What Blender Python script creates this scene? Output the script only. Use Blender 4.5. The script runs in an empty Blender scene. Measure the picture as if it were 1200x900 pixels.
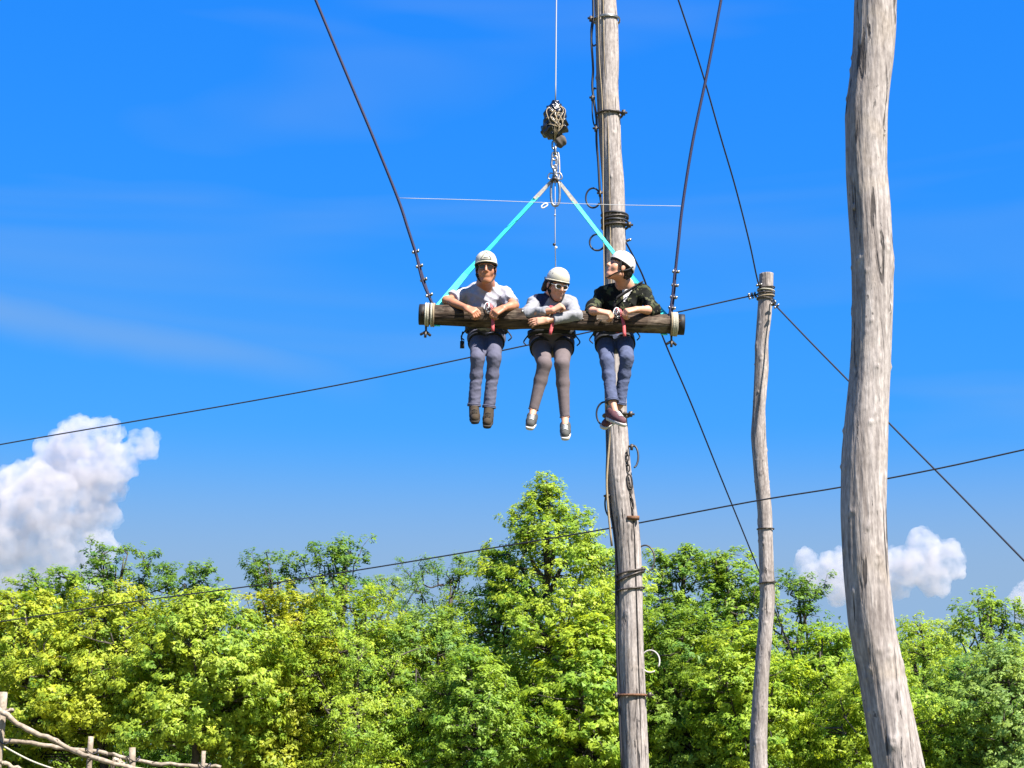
import bpy, math
import numpy as np
from mathutils import Vector

# ------------------------------------------------------------------ camera, sky, sun, exposure
scene = bpy.context.scene
C = scene.collection
PITCH = math.radians(13.0)
FPX = 2030.0                      # focal length in pixels of a 1200 x 900 picture
EYE = np.array([0.0, 0.0, 1.6])
cam_data = bpy.data.cameras.new('camera')
cam = bpy.data.objects.new('camera', cam_data)
C.objects.link(cam)
cam.location = EYE
cam.rotation_euler = (math.pi / 2 + PITCH, 0, 0)
cam_data.sensor_width = 36.0
cam_data.lens = 36.0 * FPX / 1200.0
cam_data.clip_start = 0.1
cam_data.clip_end = 30000
scene.camera = cam

SUN_AZ, SUN_EL = math.radians(43), math.radians(52)     # behind the camera, to its right
SUN_DIR = Vector((math.sin(SUN_AZ) * math.cos(SUN_EL), -math.cos(SUN_AZ) * math.cos(SUN_EL), math.sin(SUN_EL)))
world = bpy.data.worlds.new('World')
scene.world = world
world.use_nodes = True
wn, wl = world.node_tree.nodes, world.node_tree.links
wn.clear()
w_out = wn.new('ShaderNodeOutputWorld')
w_bg = wn.new('ShaderNodeBackground')
w_sky = wn.new('ShaderNodeTexSky')
w_sky.sky_type = 'NISHITA'
w_sky.sun_disc = False
w_sky.sun_elevation = SUN_EL
w_sky.sun_rotation = math.atan2(SUN_DIR.x, SUN_DIR.y)
w_sky.air_density = 1.0
w_sky.dust_density = 0.3
w_sky.ozone_density = 2.0
# deep, polarised-looking blue: each channel of the sky graded with its own gain and power
w_sep = wn.new('ShaderNodeSeparateColor'); w_com = wn.new('ShaderNodeCombineColor')
wl.new(w_sky.outputs[0], w_sep.inputs[0])
for ch, (gain, power) in enumerate(((0.072, 1.70), (0.87, 0.60), (4.7, 0.05))):
    p = wn.new('ShaderNodeMath'); p.operation = 'POWER'; p.inputs[1].default_value = power
    q = wn.new('ShaderNodeMath'); q.operation = 'MULTIPLY'; q.inputs[1].default_value = gain
    wl.new(w_sep.outputs[ch], p.inputs[0]); wl.new(p.outputs[0], q.inputs[0]); wl.new(q.outputs[0], w_com.inputs[ch])
# thin veil of high cloud: streaky noise in sky direction
w_tc = wn.new('ShaderNodeTexCoord')
w_map = wn.new('ShaderNodeMapping'); w_map.inputs['Rotation'].default_value = (0, math.radians(-15), 0)
w_map.inputs['Scale'].default_value = (1.6, 1.6, 11.0)
w_map.inputs['Location'].default_value = (0.3, 0.0, 0.9)
w_noi = wn.new('ShaderNodeTexNoise'); w_noi.inputs['Scale'].default_value = 1.25
w_noi.inputs['Detail'].default_value = 3; w_noi.inputs['Distortion'].default_value = 0.5
w_rmp = wn.new('ShaderNodeMapRange'); w_rmp.inputs['From Min'].default_value = 0.50; w_rmp.inputs['From Max'].default_value = 0.85
w_rmp.inputs['To Min'].default_value = 0.0; w_rmp.inputs['To Max'].default_value = 0.4
w_veil = wn.new('ShaderNodeMix'); w_veil.data_type = 'RGBA'
w_veil.inputs[7].default_value = (1.55, 2.4, 3.6, 1)
wl.new(w_tc.outputs['Generated'], w_map.inputs[0]); wl.new(w_map.outputs[0], w_noi.inputs['Vector'])
w_xyz = wn.new('ShaderNodeSeparateXYZ'); wl.new(w_tc.outputs['Generated'], w_xyz.inputs[0])
w_hor = wn.new('ShaderNodeMapRange'); w_hor.interpolation_type = 'SMOOTHSTEP'                # pale air towards the horizon, all round
for k, v in (('From Min', 0.205), ('From Max', 0.105), ('To Min', 0.0), ('To Max', 0.95)): w_hor.inputs[k].default_value = v
w_max = wn.new('ShaderNodeMath'); w_max.operation = 'MAXIMUM'
wl.new(w_xyz.outputs['Z'], w_hor.inputs[0]); wl.new(w_noi.outputs[0], w_rmp.inputs[0])
# one long, thin cirrus streak (a band along a great circle, broken by noise)
w_dot = wn.new('ShaderNodeVectorMath'); w_dot.operation = 'DOT_PRODUCT'
d1 = Vector((-600 / FPX, math.cos(PITCH) - (86 / FPX) * math.sin(PITCH), math.sin(PITCH) + (86 / FPX) * math.cos(PITCH))).normalized()
d2 = Vector((-260 / FPX, math.cos(PITCH) - (20 / FPX) * math.sin(PITCH), math.sin(PITCH) + (20 / FPX) * math.cos(PITCH))).normalized()
w_dot.inputs[1].default_value = d1.cross(d2).normalized()
w_n2 = wn.new('ShaderNodeTexNoise'); w_n2.inputs['Scale'].default_value = 7.0; w_n2.inputs['Detail'].default_value = 4
w_wob = wn.new('ShaderNodeMath'); w_wob.operation = 'MULTIPLY_ADD'; w_wob.inputs[1].default_value = 0.03
w_off = wn.new('ShaderNodeMath'); w_off.operation = 'ADD'; w_off.inputs[1].default_value = -0.015
w_abs = wn.new('ShaderNodeMath'); w_abs.operation = 'ABSOLUTE'
w_bnd = wn.new('ShaderNodeMapRange'); w_bnd.interpolation_type = 'SMOOTHSTEP'
for k, v in (('From Min', 0.018), ('From Max', 0.0), ('To Min', 0.0), ('To Max', 0.42)): w_bnd.inputs[k].default_value = v
w_n3 = wn.new('ShaderNodeTexNoise'); w_n3.inputs['Scale'].default_value = 2.3; w_n3.inputs['Detail'].default_value = 2
w_brk = wn.new('ShaderNodeMapRange')
for k, v in (('From Min', 0.40), ('From Max', 0.56)): w_brk.inputs[k].default_value = v
w_mul = wn.new('ShaderNodeMath'); w_mul.operation = 'MULTIPLY'; w_mx2 = wn.new('ShaderNodeMath'); w_mx2.operation = 'MAXIMUM'
wl.new(w_tc.outputs['Generated'], w_dot.inputs[0]); wl.new(w_tc.outputs['Generated'], w_n2.inputs['Vector']); wl.new(w_tc.outputs['Generated'], w_n3.inputs['Vector'])
wl.new(w_n2.outputs[0], w_wob.inputs[0]); wl.new(w_dot.outputs['Value'], w_wob.inputs[2]); wl.new(w_wob.outputs[0], w_off.inputs[0]); wl.new(w_off.outputs[0], w_abs.inputs[0])
wl.new(w_abs.outputs[0], w_bnd.inputs[0]); wl.new(w_n3.outputs[0], w_brk.inputs[0]); wl.new(w_bnd.outputs[0], w_mul.inputs[0]); wl.new(w_brk.outputs[0], w_mul.inputs[1])
wl.new(w_mul.outputs[0], w_mx2.inputs[0]); wl.new(w_rmp.outputs[0], w_mx2.inputs[1]); wl.new(w_mx2.outputs[0], w_max.inputs[0]); wl.new(w_hor.outputs[0], w_max.inputs[1]); wl.new(w_max.outputs[0], w_veil.inputs[0])
wl.new(w_com.outputs[0], w_veil.inputs[6]); wl.new(w_veil.outputs[2], w_bg.inputs['Color'])
w_bg.inputs['Strength'].default_value = 0.0594
wl.new(w_bg.outputs[0], w_out.inputs['Surface'])

sun_data = bpy.data.lights.new('sun', 'SUN')
sun_data.energy = 5.0
sun_data.angle = math.radians(0.53)
sun_data.color = (1.0, 0.95, 0.87)
sun = bpy.data.objects.new('sun', sun_data)
C.objects.link(sun)
sun.rotation_euler = SUN_DIR.to_track_quat('Z', 'Y').to_euler()
sun.location = (10, -10, 20)

scene.view_settings.view_transform = 'Standard'
scene.view_settings.look = 'None'
scene.view_settings.exposure = 1.75
scene.view_settings.gamma = 1.0
scene.render.engine = 'CYCLES'
scene.cycles.use_denoising = True
scene.cycles.max_bounces = 8
scene.cycles.transparent_max_bounces = 8
scene.cycles.volume_bounces = 8
scene.cycles.sample_clamp_indirect = 8.0

# ------------------------------------------------------------------ helpers
_cp, _sp = math.cos(PITCH), math.sin(PITCH)
def W(px, py, y):
    """World point at depth y (metres ahead of the eye) seen at photograph pixel (px, py)."""
    u, v = (px - 600.0) / FPX, (450.0 - py) / FPX
    d = np.array([u, _cp - v * _sp, _sp + v * _cp])
    return EYE + d * (y / d[1])
def A(*p): return np.array(p, dtype=float)
def unit(v):
    v = np.asarray(v, float); n = np.linalg.norm(v)
    return v / n if n > 1e-12 else v
def sstep(a, b, x):
    t = np.clip((x - a) / (b - a), 0, 1)
    return t * t * (3 - 2 * t)
def gz(x, y):
    return 0.9 * sstep(5, 20, y) + 0.3 * sstep(20, 45, y) + 0.05 * np.sin(x * 0.9) * np.cos(y * 0.7) * sstep(4, 10, y)

def mesh_np(name, V, faces, smooth=True):
    """faces: (n,3) / (n,4) array or list of tuples"""
    me = bpy.data.meshes.new(name)
    V = np.asarray(V, np.float32)
    if isinstance(faces, np.ndarray):
        n, k = faces.shape
        me.vertices.add(len(V)); me.vertices.foreach_set('co', V.ravel())
        me.loops.add(n * k); me.loops.foreach_set('vertex_index', faces.astype(np.int32).ravel())
        me.polygons.add(n)
        me.polygons.foreach_set('loop_start', np.arange(0, n * k, k, dtype=np.int32))
        me.update(calc_edges=True)
    else:
        me.from_pydata(V.tolist(), [], faces); me.update()
    if smooth: me.polygons.foreach_set('use_smooth', np.ones(len(me.polygons), bool))
    return me
def link(name, me, mat=None, parent=None, loc=None):
    o = bpy.data.objects.new(name, me)
    C.objects.link(o)
    if mat is not None and me is not None: me.materials.append(mat)
    if parent is not None: o.parent = parent
    if loc is not None: o.location = [float(v) for v in loc]
    return o
class Geo:
    """collects shapes in world space; build() turns them into one mesh relative to an origin"""
    def __init__(s): s.V = []; s.F = []; s.n = 0
    def add(s, V, F):
        V = np.asarray(V, float); s.V.append(V)
        s.F += [tuple(int(i) + s.n for i in f) for f in F]; s.n += len(V); return s
    def tube(s, pts, r, sides=8, caps=True, flat=None):
        V, F = tube_arrays(pts, r, sides, caps, flat); return s.add(V, F)
    def box(s, c, ax, half):
        c = np.asarray(c, float); ax = [np.asarray(a, float) for a in ax]
        V = [c + ax[0] * half[0] * i + ax[1] * half[1] * j + ax[2] * half[2] * k for i in (-1, 1) for j in (-1, 1) for k in (-1, 1)]
        return s.add(V, [(0, 1, 3, 2), (4, 6, 7, 5), (0, 4, 5, 1), (2, 3, 7, 6), (0, 2, 6, 4), (1, 5, 7, 3)])
    def ball(s, c, r, n=10):
        V, F = [], []
        r = np.ones(3) * r
        for i in range(n // 2 + 1):
            t = math.pi * i / (n // 2)
            for j in range(n):
                p = 2 * math.pi * j / n
                V.append(np.asarray(c) + r * A(math.sin(t) * math.cos(p), math.sin(t) * math.sin(p), math.cos(t)))
        for i in range(n // 2):
            for j in range(n):
                F.append((i * n + j, (i + 1) * n + j, (i + 1) * n + (j + 1) % n, i * n + (j + 1) % n))
        return s.add(V, F)
    def build(s, name, mat, parent=None, smooth=True):
        o0 = np.zeros(3)
        V = np.concatenate(s.V)
        if parent is not None: o0 = np.array(parent['_o'])
        else: o0 = V.mean(0)
        me = mesh_np(name, V - o0, s.F, smooth)
        o = link(name, me, mat, parent, None if parent is not None else o0)
        o['_o'] = [float(v) for v in o0]
        return o
def tube_arrays(pts, r, sides=8, caps=True, flat=None):
    P = np.asarray(pts, float); n = len(P)
    r = np.ones(n) * r if np.isscalar(r) else np.asarray(r, float)
    T = np.gradient(P, axis=0); T /= np.linalg.norm(T, axis=1)[:, None] + 1e-12
    ref = A(0, 0, 1) if abs(T[0][2]) < 0.9 else A(0, 1, 0)
    N = unit(np.cross(T[0], ref)); V = []
    ang = np.linspace(0, 2 * math.pi, sides, endpoint=False)
    for i in range(n):
        N = unit(N - T[i] * np.dot(N, T[i])); B = np.cross(T[i], N)
        a, b = (r[i], r[i]) if flat is None else (r[i], r[i] * flat)
        V.append(P[i] + np.outer(np.cos(ang) * a, N) + np.outer(np.sin(ang) * b, B))
    V = np.concatenate(V); F = []
    for i in range(n - 1):
        for j in range(sides):
            k = (j + 1) % sides
            F.append((i * sides + j, i * sides + k, (i + 1) * sides + k, (i + 1) * sides + j))
    if caps:
        F.append(tuple(range(sides - 1, -1, -1))); F.append(tuple((n - 1) * sides + j for j in range(sides)))
    return V, F
def ribbon_arrays(pts, wdir, w, th):
    """flat webbing: box section w x th swept along pts, width direction(s) wdir"""
    P = np.asarray(pts, float); n = len(P)
    Wd = np.asarray(wdir, float); Wd = np.tile(Wd, (n, 1)) if Wd.ndim == 1 else Wd
    T = np.gradient(P, axis=0); V, F = [], []
    w = np.ones(n) * w if np.isscalar(w) else np.asarray(w)
    for i in range(n):
        t = unit(T[i]); a = unit(Wd[i] - t * np.dot(Wd[i], t)); b = np.cross(t, a)
        for sa, sb in ((-1, -1), (1, -1), (1, 1), (-1, 1)):
            V.append(P[i] + a * sa * w[i] / 2 + b * sb * th / 2)
    for i in range(n - 1):
        for j in range(4):
            k = (j + 1) % 4
            F.append((i * 4 + j, i * 4 + k, (i + 1) * 4 + k, (i + 1) * 4 + j))
    F += [(3, 2, 1, 0), tuple((n - 1) * 4 + j for j in range(4))]
    return V, F
def spline(pts, n=24):
    """Catmull-Rom through points"""
    P = np.asarray(pts, float)
    P = np.vstack([2 * P[0] - P[1], P, 2 * P[-1] - P[-2]]); out = []
    m = len(P) - 3
    for i in range(m):
        k = max(2, n // m)
        for t in np.linspace(0, 1, k, endpoint=(i == m - 1)):
            a, b, c, d = P[i:i + 4]
            out.append(0.5 * (2 * b + (c - a) * t + (2 * a - 5 * b + 4 * c - d) * t * t + (3 * b - a - 3 * c + d) * t ** 3))
    return np.array(out)
def thing(name, label, cat, loc, group=None):
    o = bpy.data.objects.new(name, None); C.objects.link(o)
    o.location = [float(v) for v in loc]; o['_o'] = [float(v) for v in loc]
    o.empty_display_size = 0.2
    return tag(o, label, cat, group)
def tag(o, label, cat, group=None):
    o['label'] = label; o['category'] = cat
    if group: o['group'] = group
    return o

# ------------------------------------------------------------------ materials
K = 0.78
def mat(name, col, rough=0.7, metal=0.0, spec=0.3, noise=0.0, scale=20.0, bump=0.0, col2=None, stretch=(1, 1, 1), detail=5):
    col = tuple(c * K for c in col)
    col2 = tuple(c * K for c in col2) if col2 else None
    m = bpy.data.materials.new(name); m.use_nodes = True
    nt = m.node_tree; N, L = nt.nodes, nt.links
    b = N['Principled BSDF']
    b.inputs['Roughness'].default_value = rough; b.inputs['Metallic'].default_value = metal
    b.inputs['Specular IOR Level'].default_value = spec
    b.inputs['Base Color'].default_value = (*col, 1)
    if noise > 0 or bump > 0 or col2:
        tc = N.new('ShaderNodeTexCoord'); mp = N.new('ShaderNodeMapping'); mp.inputs['Scale'].default_value = stretch
        nz = N.new('ShaderNodeTexNoise'); nz.inputs['Scale'].default_value = scale; nz.inputs['Detail'].default_value = detail
        L.new(tc.outputs['Object'], mp.inputs[0]); L.new(mp.outputs[0], nz.inputs['Vector'])
        if noise > 0 or col2:
            rp = N.new('ShaderNodeValToRGB')
            c2 = col2 or tuple(c * (1 - noise) for c in col)
            rp.color_ramp.elements[0].color = (*c2, 1); rp.color_ramp.elements[0].position = 0.36
            rp.color_ramp.elements[1].color = (*col, 1); rp.color_ramp.elements[1].position = 0.64
            L.new(nz.outputs[0], rp.inputs[0]); L.new(rp.outputs[0], b.inputs['Base Color'])
        if bump > 0:
            bp = N.new('ShaderNodeBump'); bp.inputs['Strength'].default_value = 1.0; bp.inputs['Distance'].default_value = bump
            L.new(nz.outputs[0], bp.inputs['Height']); L.new(bp.outputs[0], b.inputs['Normal'])
    return m

def wood_mat(name, base, dark, stain, axis_stretch, crack=0.02, big=3.0):
    """weathered barkless wood: long grain streaks, drying cracks, stains"""
    base, dark, stain = [tuple(c * K for c in q) for q in (base, dark, stain)]
    m = bpy.data.materials.new(name); m.use_nodes = True
    N, L = m.node_tree.nodes, m.node_tree.links
    b = N['Principled BSDF']; b.inputs['Roughness'].default_value = 0.85; b.inputs['Specular IOR Level'].default_value = 0.15
    tc = N.new('ShaderNodeTexCoord')
    def noise(scale, stretch, detail=6, dist=0.0):
        mp = N.new('ShaderNodeMapping'); mp.inputs['Scale'].default_value = stretch
        nz = N.new('ShaderNodeTexNoise'); nz.inputs['Scale'].default_value = scale
        nz.inputs['Detail'].default_value = detail; nz.inputs['Distortion'].default_value = dist
        L.new(tc.outputs['Object'], mp.inputs[0]); L.new(mp.outputs[0], nz.inputs['Vector']); return nz.outputs[0]
    def ramp(src, p0, p1, c0=(0, 0, 0, 1), c1=(1, 1, 1, 1)):
        r = N.new('ShaderNodeValToRGB'); e = r.color_ramp.elements
        e[0].position = p0; e[1].position = p1; e[0].color = c0; e[1].color = c1
        L.new(src, r.inputs[0]); return r.outputs[0]
    def mix(f, a, bb, mode='MIX'):
        x = N.new('ShaderNodeMix'); x.data_type = 'RGBA'; x.blend_type = mode
        if isinstance(f, float): x.inputs[0].default_value = f
        else: L.new(f, x.inputs[0])
        for s, i in ((a, 6), (bb, 7)):
            if isinstance(s, tuple): x.inputs[i].default_value = (*s, 1)
            else: L.new(s, x.inputs[i])
        return x.outputs[2]
    grain = noise(42, axis_stretch, 8, 0.3); streak = noise(7, axis_stretch, 6, 0.6)
    blotch = noise(big, (1, 1, 1), 5, 0.4); cr = noise(26, tuple(a * 0.7 for a in axis_stretch), 4, 0.8); spot = noise(19, tuple(max(a, 0.6) for a in axis_stretch), 2, 0.2)
    c = mix(ramp(grain, 0.3, 0.7), dark, base)
    c = mix(ramp(streak, 0.35, 0.62, (0.62, 0.6, 0.58, 1), (1, 1, 1, 1)), (0, 0, 0), c, 'MIX') if False else mix(1.0, c, ramp(streak, 0.32, 0.6, (0.68, 0.65, 0.62, 1), (1.05, 1.04, 1.02, 1)), 'MULTIPLY')
    c = mix(ramp(blotch, 0.55, 0.75, (0, 0, 0, 1), (0.6, 0.6, 0.6, 1)), c, stain)
    crack_mask = ramp(cr, 0.33, 0.385, (1, 1, 1, 1), (0, 0, 0, 1))
    c = mix(crack_mask, c, tuple(d * 0.35 for d in dark))
    mott = noise(55, tuple(max(a, 0.45) for a in axis_stretch), 5, 0.0)
    c = mix(1.0, c, ramp(mott, 0.3, 0.7, (0.74, 0.73, 0.72, 1), (1.15, 1.15, 1.15, 1)), 'MULTIPLY')
    c = mix(ramp(spot, 0.70, 0.74, (0, 0, 0, 1), (0.85, 0.85, 0.85, 1)), c, tuple(d * 0.4 for d in dark))
    L.new(c, b.inputs['Base Color'])
    add = N.new('ShaderNodeMath'); add.operation = 'MULTIPLY_ADD'; add.inputs[1].default_value = -1.0
    L.new(crack_mask, add.inputs[0]); L.new(grain, add.inputs[2])
    bp = N.new('ShaderNodeBump'); bp.inputs['Distance'].default_value = crack; bp.inputs['Strength'].default_value = 0.8
    L.new(add.outputs[0], bp.inputs['Height']); L.new(bp.outputs[0], b.inputs['Normal'])
    return m

M = {}
M['pole'] = wood_mat('weathered_pole_wood', (0.46, 0.415, 0.395), (0.235, 0.205, 0.197), (0.37, 0.305, 0.24), (1, 1, 0.11), 0.012)
M['log'] = wood_mat('dark_log_wood', (0.13, 0.09, 0.065), (0.014, 0.010, 0.009), (0.27, 0.215, 0.16), (0.12, 1, 1), 0.02, 7.0)
M['fence'] = wood_mat('peeled_fence_wood', (0.43, 0.37, 0.30), (0.27, 0.215, 0.16), (0.34, 0.26, 0.18), (0.5, 0.5, 0.5), 0.006)
M['bark'] = mat('bark', (0.10, 0.085, 0.07), 0.9, noise=0.6, scale=12, bump=0.02)
M['black'] = mat('black_rubber', (0.018, 0.017, 0.018), 0.6, noise=0.4, scale=30)
M['cable'] = mat('dark_cable', (0.022, 0.022, 0.028), 0.5, spec=0.4)
M['navy_rope'] = mat('dark_blue_rope', (0.018, 0.016, 0.05), 0.7, bump=0.002, scale=150)
M['steel'] = mat('galvanised_steel', (0.45, 0.44, 0.43), 0.38, metal=0.9, noise=0.35, scale=40)
M['dark_steel'] = mat('dark_steel', (0.10, 0.085, 0.075), 0.5, metal=0.6, noise=0.5, scale=40)
M['rust'] = mat('rusty_steel', (0.22, 0.11, 0.06), 0.8, metal=0.3, noise=0.5, scale=50)
M['white_rope'] = mat('pale_rope', (0.50, 0.465, 0.37), 0.8, noise=0.25, scale=120, bump=0.003)
M['cord'] = mat('white_cord', (0.42, 0.43, 0.45), 0.7)
M['tan_rope'] = mat('tan_rope', (0.36, 0.28, 0.18), 0.85, noise=0.3, scale=90)
M['turquoise'] = mat('turquoise_webbing', (0.05, 0.72, 0.64), 0.55, spec=0.35)
M['sleeve'] = mat('grey_wear_sleeve', (0.56, 0.53, 0.49), 0.75, noise=0.3, scale=60)
M['red_web'] = mat('red_webbing', (0.62, 0.10, 0.11), 0.6, noise=0.25, scale=70)
M['bag'] = mat('black_plastic_bag', (0.012, 0.011, 0.013), 0.22, spec=0.6, bump=0.02, scale=26, noise=0.3)
M['skin'] = mat('skin', (0.45, 0.19, 0.105), 0.5, noise=0.12, scale=18, spec=0.35)
M['skin_pale'] = mat('pale_skin', (0.62, 0.31, 0.20), 0.5, noise=0.10, scale=18, spec=0.35)
M['lips'] = mat('lips', (0.42, 0.12, 0.10), 0.4)
M['teeth'] = mat('teeth', (0.5, 0.46, 0.42), 0.3)
M['eye'] = mat('eye', (0.03, 0.02, 0.02), 0.2)
M['hair'] = mat('dark_hair', (0.022, 0.014, 0.011), 0.55, noise=0.5, scale=60, stretch=(1, 1, 0.2), bump=0.004)
M['helmet'] = mat('off_white_helmet', (0.62, 0.575, 0.46), 0.35, spec=0.5, noise=0.10, scale=9)
M['helmet_white'] = mat('white_helmet', (0.62, 0.59, 0.56), 0.35, spec=0.5, noise=0.08, scale=9)
M['print'] = mat('helmet_print', (0.24, 0.22, 0.2), 0.6)
M['strap'] = mat('black_strap', (0.015, 0.014, 0.015), 0.7)
M['lens'] = mat('dark_lens', (0.02, 0.012, 0.008), 0.08, spec=0.7)
M['white_plastic'] = mat('white_plastic', (0.78, 0.77, 0.76), 0.3, spec=0.5)
M['tee_grey'] = mat('pale_grey_cotton', (0.40, 0.39, 0.44), 0.9, noise=0.10, scale=30, bump=0.004, spec=0.1)
M['top_grey'] = mat('light_grey_jersey', (0.28, 0.28, 0.30), 0.9, noise=0.12, scale=30, bump=0.004, spec=0.1)
M['yoke'] = mat('navy_jersey', (0.03, 0.035, 0.07), 0.9, spec=0.1)
M['tee_white'] = mat('white_cotton', (0.68, 0.66, 0.66), 0.9, spec=0.1, noise=0.12, scale=25)
M['grey_jeans'] = mat('blue_grey_trousers', (0.115, 0.115, 0.165), 0.9, noise=0.15, scale=14, bump=0.012, spec=0.1, stretch=(1, 1, 0.5))
M['leggings'] = mat('taupe_leggings', (0.15, 0.120, 0.124), 0.85, noise=0.15, scale=20, bump=0.002, spec=0.15)
M['jeans'] = mat('blue_jeans', (0.095, 0.112, 0.19), 0.9, noise=0.2, scale=14, bump=0.012, spec=0.1)
M['brown_shoe'] = mat('brown_suede', (0.05, 0.034, 0.019), 0.9, noise=0.3, scale=30)
M['grey_shoe'] = mat('grey_mesh_shoe', (0.075, 0.075, 0.07), 0.8, noise=0.3, scale=40)
M['maroon_shoe'] = mat('maroon_canvas', (0.13, 0.055, 0.065), 0.85, noise=0.25, scale=30)
M['sole_dark'] = mat('dark_sole', (0.03, 0.025, 0.02), 0.8)
M['sole_white'] = mat('white_sole', (0.62, 0.58, 0.54), 0.6, noise=0.15, scale=30)
M['red_sock'] = mat('red_tongue', (0.6, 0.07, 0.03), 0.8)
M['harness'] = mat('black_webbing', (0.02, 0.02, 0.021), 0.65, noise=0.3, scale=60)
M['blue_metal'] = mat('blue_grey_alloy', (0.30, 0.36, 0.45), 0.3, metal=0.8)

def camo_mat():
    m = bpy.data.materials.new('camouflage_cloth'); m.use_nodes = True
    N, L = m.node_tree.nodes, m.node_tree.links; b = N['Principled BSDF']
    b.inputs['Roughness'].default_value = 0.95; b.inputs['Specular IOR Level'].default_value = 0.1
    tc = N.new('ShaderNodeTexCoord'); prev = None
    layers = [((0.009, 0.010, 0.008), None, 0), ((0.04, 0.047, 0.024), 13, 0.53), ((0.075, 0.075, 0.042), 17, 0.61), ((0.008, 0.008, 0.008), 21, 0.55), ((0.16, 0.15, 0.115), 26, 0.70)]
    for i, (c, s, th) in enumerate(layers):
        if s is None:
            prev = (*c, 1); continue
        mp = N.new('ShaderNodeMapping'); mp.inputs['Location'].default_value = (i * 3.1, i * 1.7, 0)
        nz = N.new('ShaderNodeTexNoise'); nz.inputs['Scale'].default_value = s; nz.inputs['Detail'].default_value = 2
        L.new(tc.outputs['Object'], mp.inputs[0]); L.new(mp.outputs[0], nz.inputs['Vector'])
        r = N.new('ShaderNodeValToRGB'); r.color_ramp.elements[0].position = th; r.color_ramp.elements[1].position = th + 0.03
        L.new(nz.outputs[0], r.inputs[0])
        x = N.new('ShaderNodeMix'); x.data_type = 'RGBA'; L.new(r.outputs[0], x.inputs[0])
        if isinstance(prev, tuple): x.inputs[6].default_value = prev
        else: L.new(prev, x.inputs[6])
        x.inputs[7].default_value = (*c, 1); prev = x.outputs[2]
    L.new(prev, b.inputs['Base Color']); return m
M['camo'] = camo_mat()

def leaf_mat():
    m = bpy.data.materials.new('leaves'); m.use_nodes = True
    N, L = m.node_tree.nodes, m.node_tree.links
    out = N['Material Output']; b = N['Principled BSDF']
    b.inputs['Roughness'].default_value = 0.5; b.inputs['Specular IOR Level'].default_value = 0.25
    at = N.new('ShaderNodeAttribute'); at.attribute_name = 'tint'
    hs = N.new('ShaderNodeMix'); hs.data_type = 'RGBA'; hs.blend_type = 'MULTIPLY'; hs.inputs[0].default_value = 1
    hs.inputs[7].default_value = (1.35, 1.25, 0.6, 1)
    tr = N.new('ShaderNodeBsdfTranslucent'); mx = N.new('ShaderNodeMixShader'); mx.inputs[0].default_value = 0.5
    L.new(at.outputs['Color'], b.inputs['Base Color']); L.new(at.outputs['Color'], hs.inputs[6]); L.new(hs.outputs[2], tr.inputs['Color'])
    L.new(b.outputs[0], mx.inputs[1]); L.new(tr.outputs[0], mx.inputs[2]); L.new(mx.outputs[0], out.inputs['Surface'])
    return m
M['leaf'] = leaf_mat()
def grass_mat():
    m = mat('meadow', (0.10, 0.13, 0.03), 0.95, scale=0.8, col2=(0.16, 0.13, 0.07), bump=0.05, detail=8)
    return m
M['ground'] = grass_mat()
def cloud_mat(dens, z0=None, z1=None):
    m = bpy.data.materials.new('cloud_vapour'); m.use_nodes = True
    N, L = m.node_tree.nodes, m.node_tree.links
    N.remove(N['Principled BSDF'])
    v = N.new('ShaderNodeVolumePrincipled'); v.inputs['Color'].default_value = (0.68, 0.66, 0.69, 1)
    v.inputs['Absorption Color'].default_value = (0, 0, 0, 1)
    v.inputs['Anisotropy'].default_value = 0.0
    tc = N.new('ShaderNodeTexCoord'); nz = N.new('ShaderNodeTexNoise'); nz.inputs['Scale'].default_value = 0.075; nz.inputs['Detail'].default_value = 5; nz.inputs['Roughness'].default_value = 0.6
    mr = N.new('ShaderNodeMapRange')
    for k, q in (('From Min', 0.36), ('From Max', 0.66), ('To Min', 0.0), ('To Max', dens)): mr.inputs[k].default_value = q
    L.new(tc.outputs['Object'], nz.inputs['Vector']); L.new(nz.outputs[0], mr.inputs[0]); dn = mr.outputs[0]
    if z0 is not None:                                  # vapour thins out towards the cloud's base
        sx = N.new('ShaderNodeSeparateXYZ'); mz = N.new('ShaderNodeMapRange'); mu = N.new('ShaderNodeMath'); mu.operation = 'MULTIPLY'
        for k, q in (('From Min', z0), ('From Max', z1), ('To Min', 0.04), ('To Max', 1.0)): mz.inputs[k].default_value = q
        L.new(tc.outputs['Object'], sx.inputs[0]); L.new(sx.outputs['Z'], mz.inputs[0]); L.new(mz.outputs[0], mu.inputs[0]); L.new(dn, mu.inputs[1]); dn = mu.outputs[0]
    L.new(dn, v.inputs['Density'])
    L.new(v.outputs[0], N['Material Output'].inputs['Volume']); return m

def noise3(x, y, z, seed):
    """smooth lattice noise in about -1..1; x, y, z broadcastable arrays in lattice units"""
    g = np.random.default_rng(seed).uniform(-1, 1, (64, 64, 64)).astype(np.float32)
    def fl(v):
        i = np.floor(v).astype(int); t = v - i; return i & 63, (i + 1) & 63, t * t * (3 - 2 * t)
    (a0, a1, u), (b0, b1, v), (c0, c1, w) = fl(x), fl(y), fl(z)
    l = lambda p, q, t: p + (q - p) * t
    return l(l(l(g[a0, b0, c0], g[a1, b0, c0], u), l(g[a0, b1, c0], g[a1, b1, c0], u), v), l(l(g[a0, b0, c1], g[a1, b0, c1], u), l(g[a0, b1, c1], g[a1, b1, c1], u), v), w)

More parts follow.
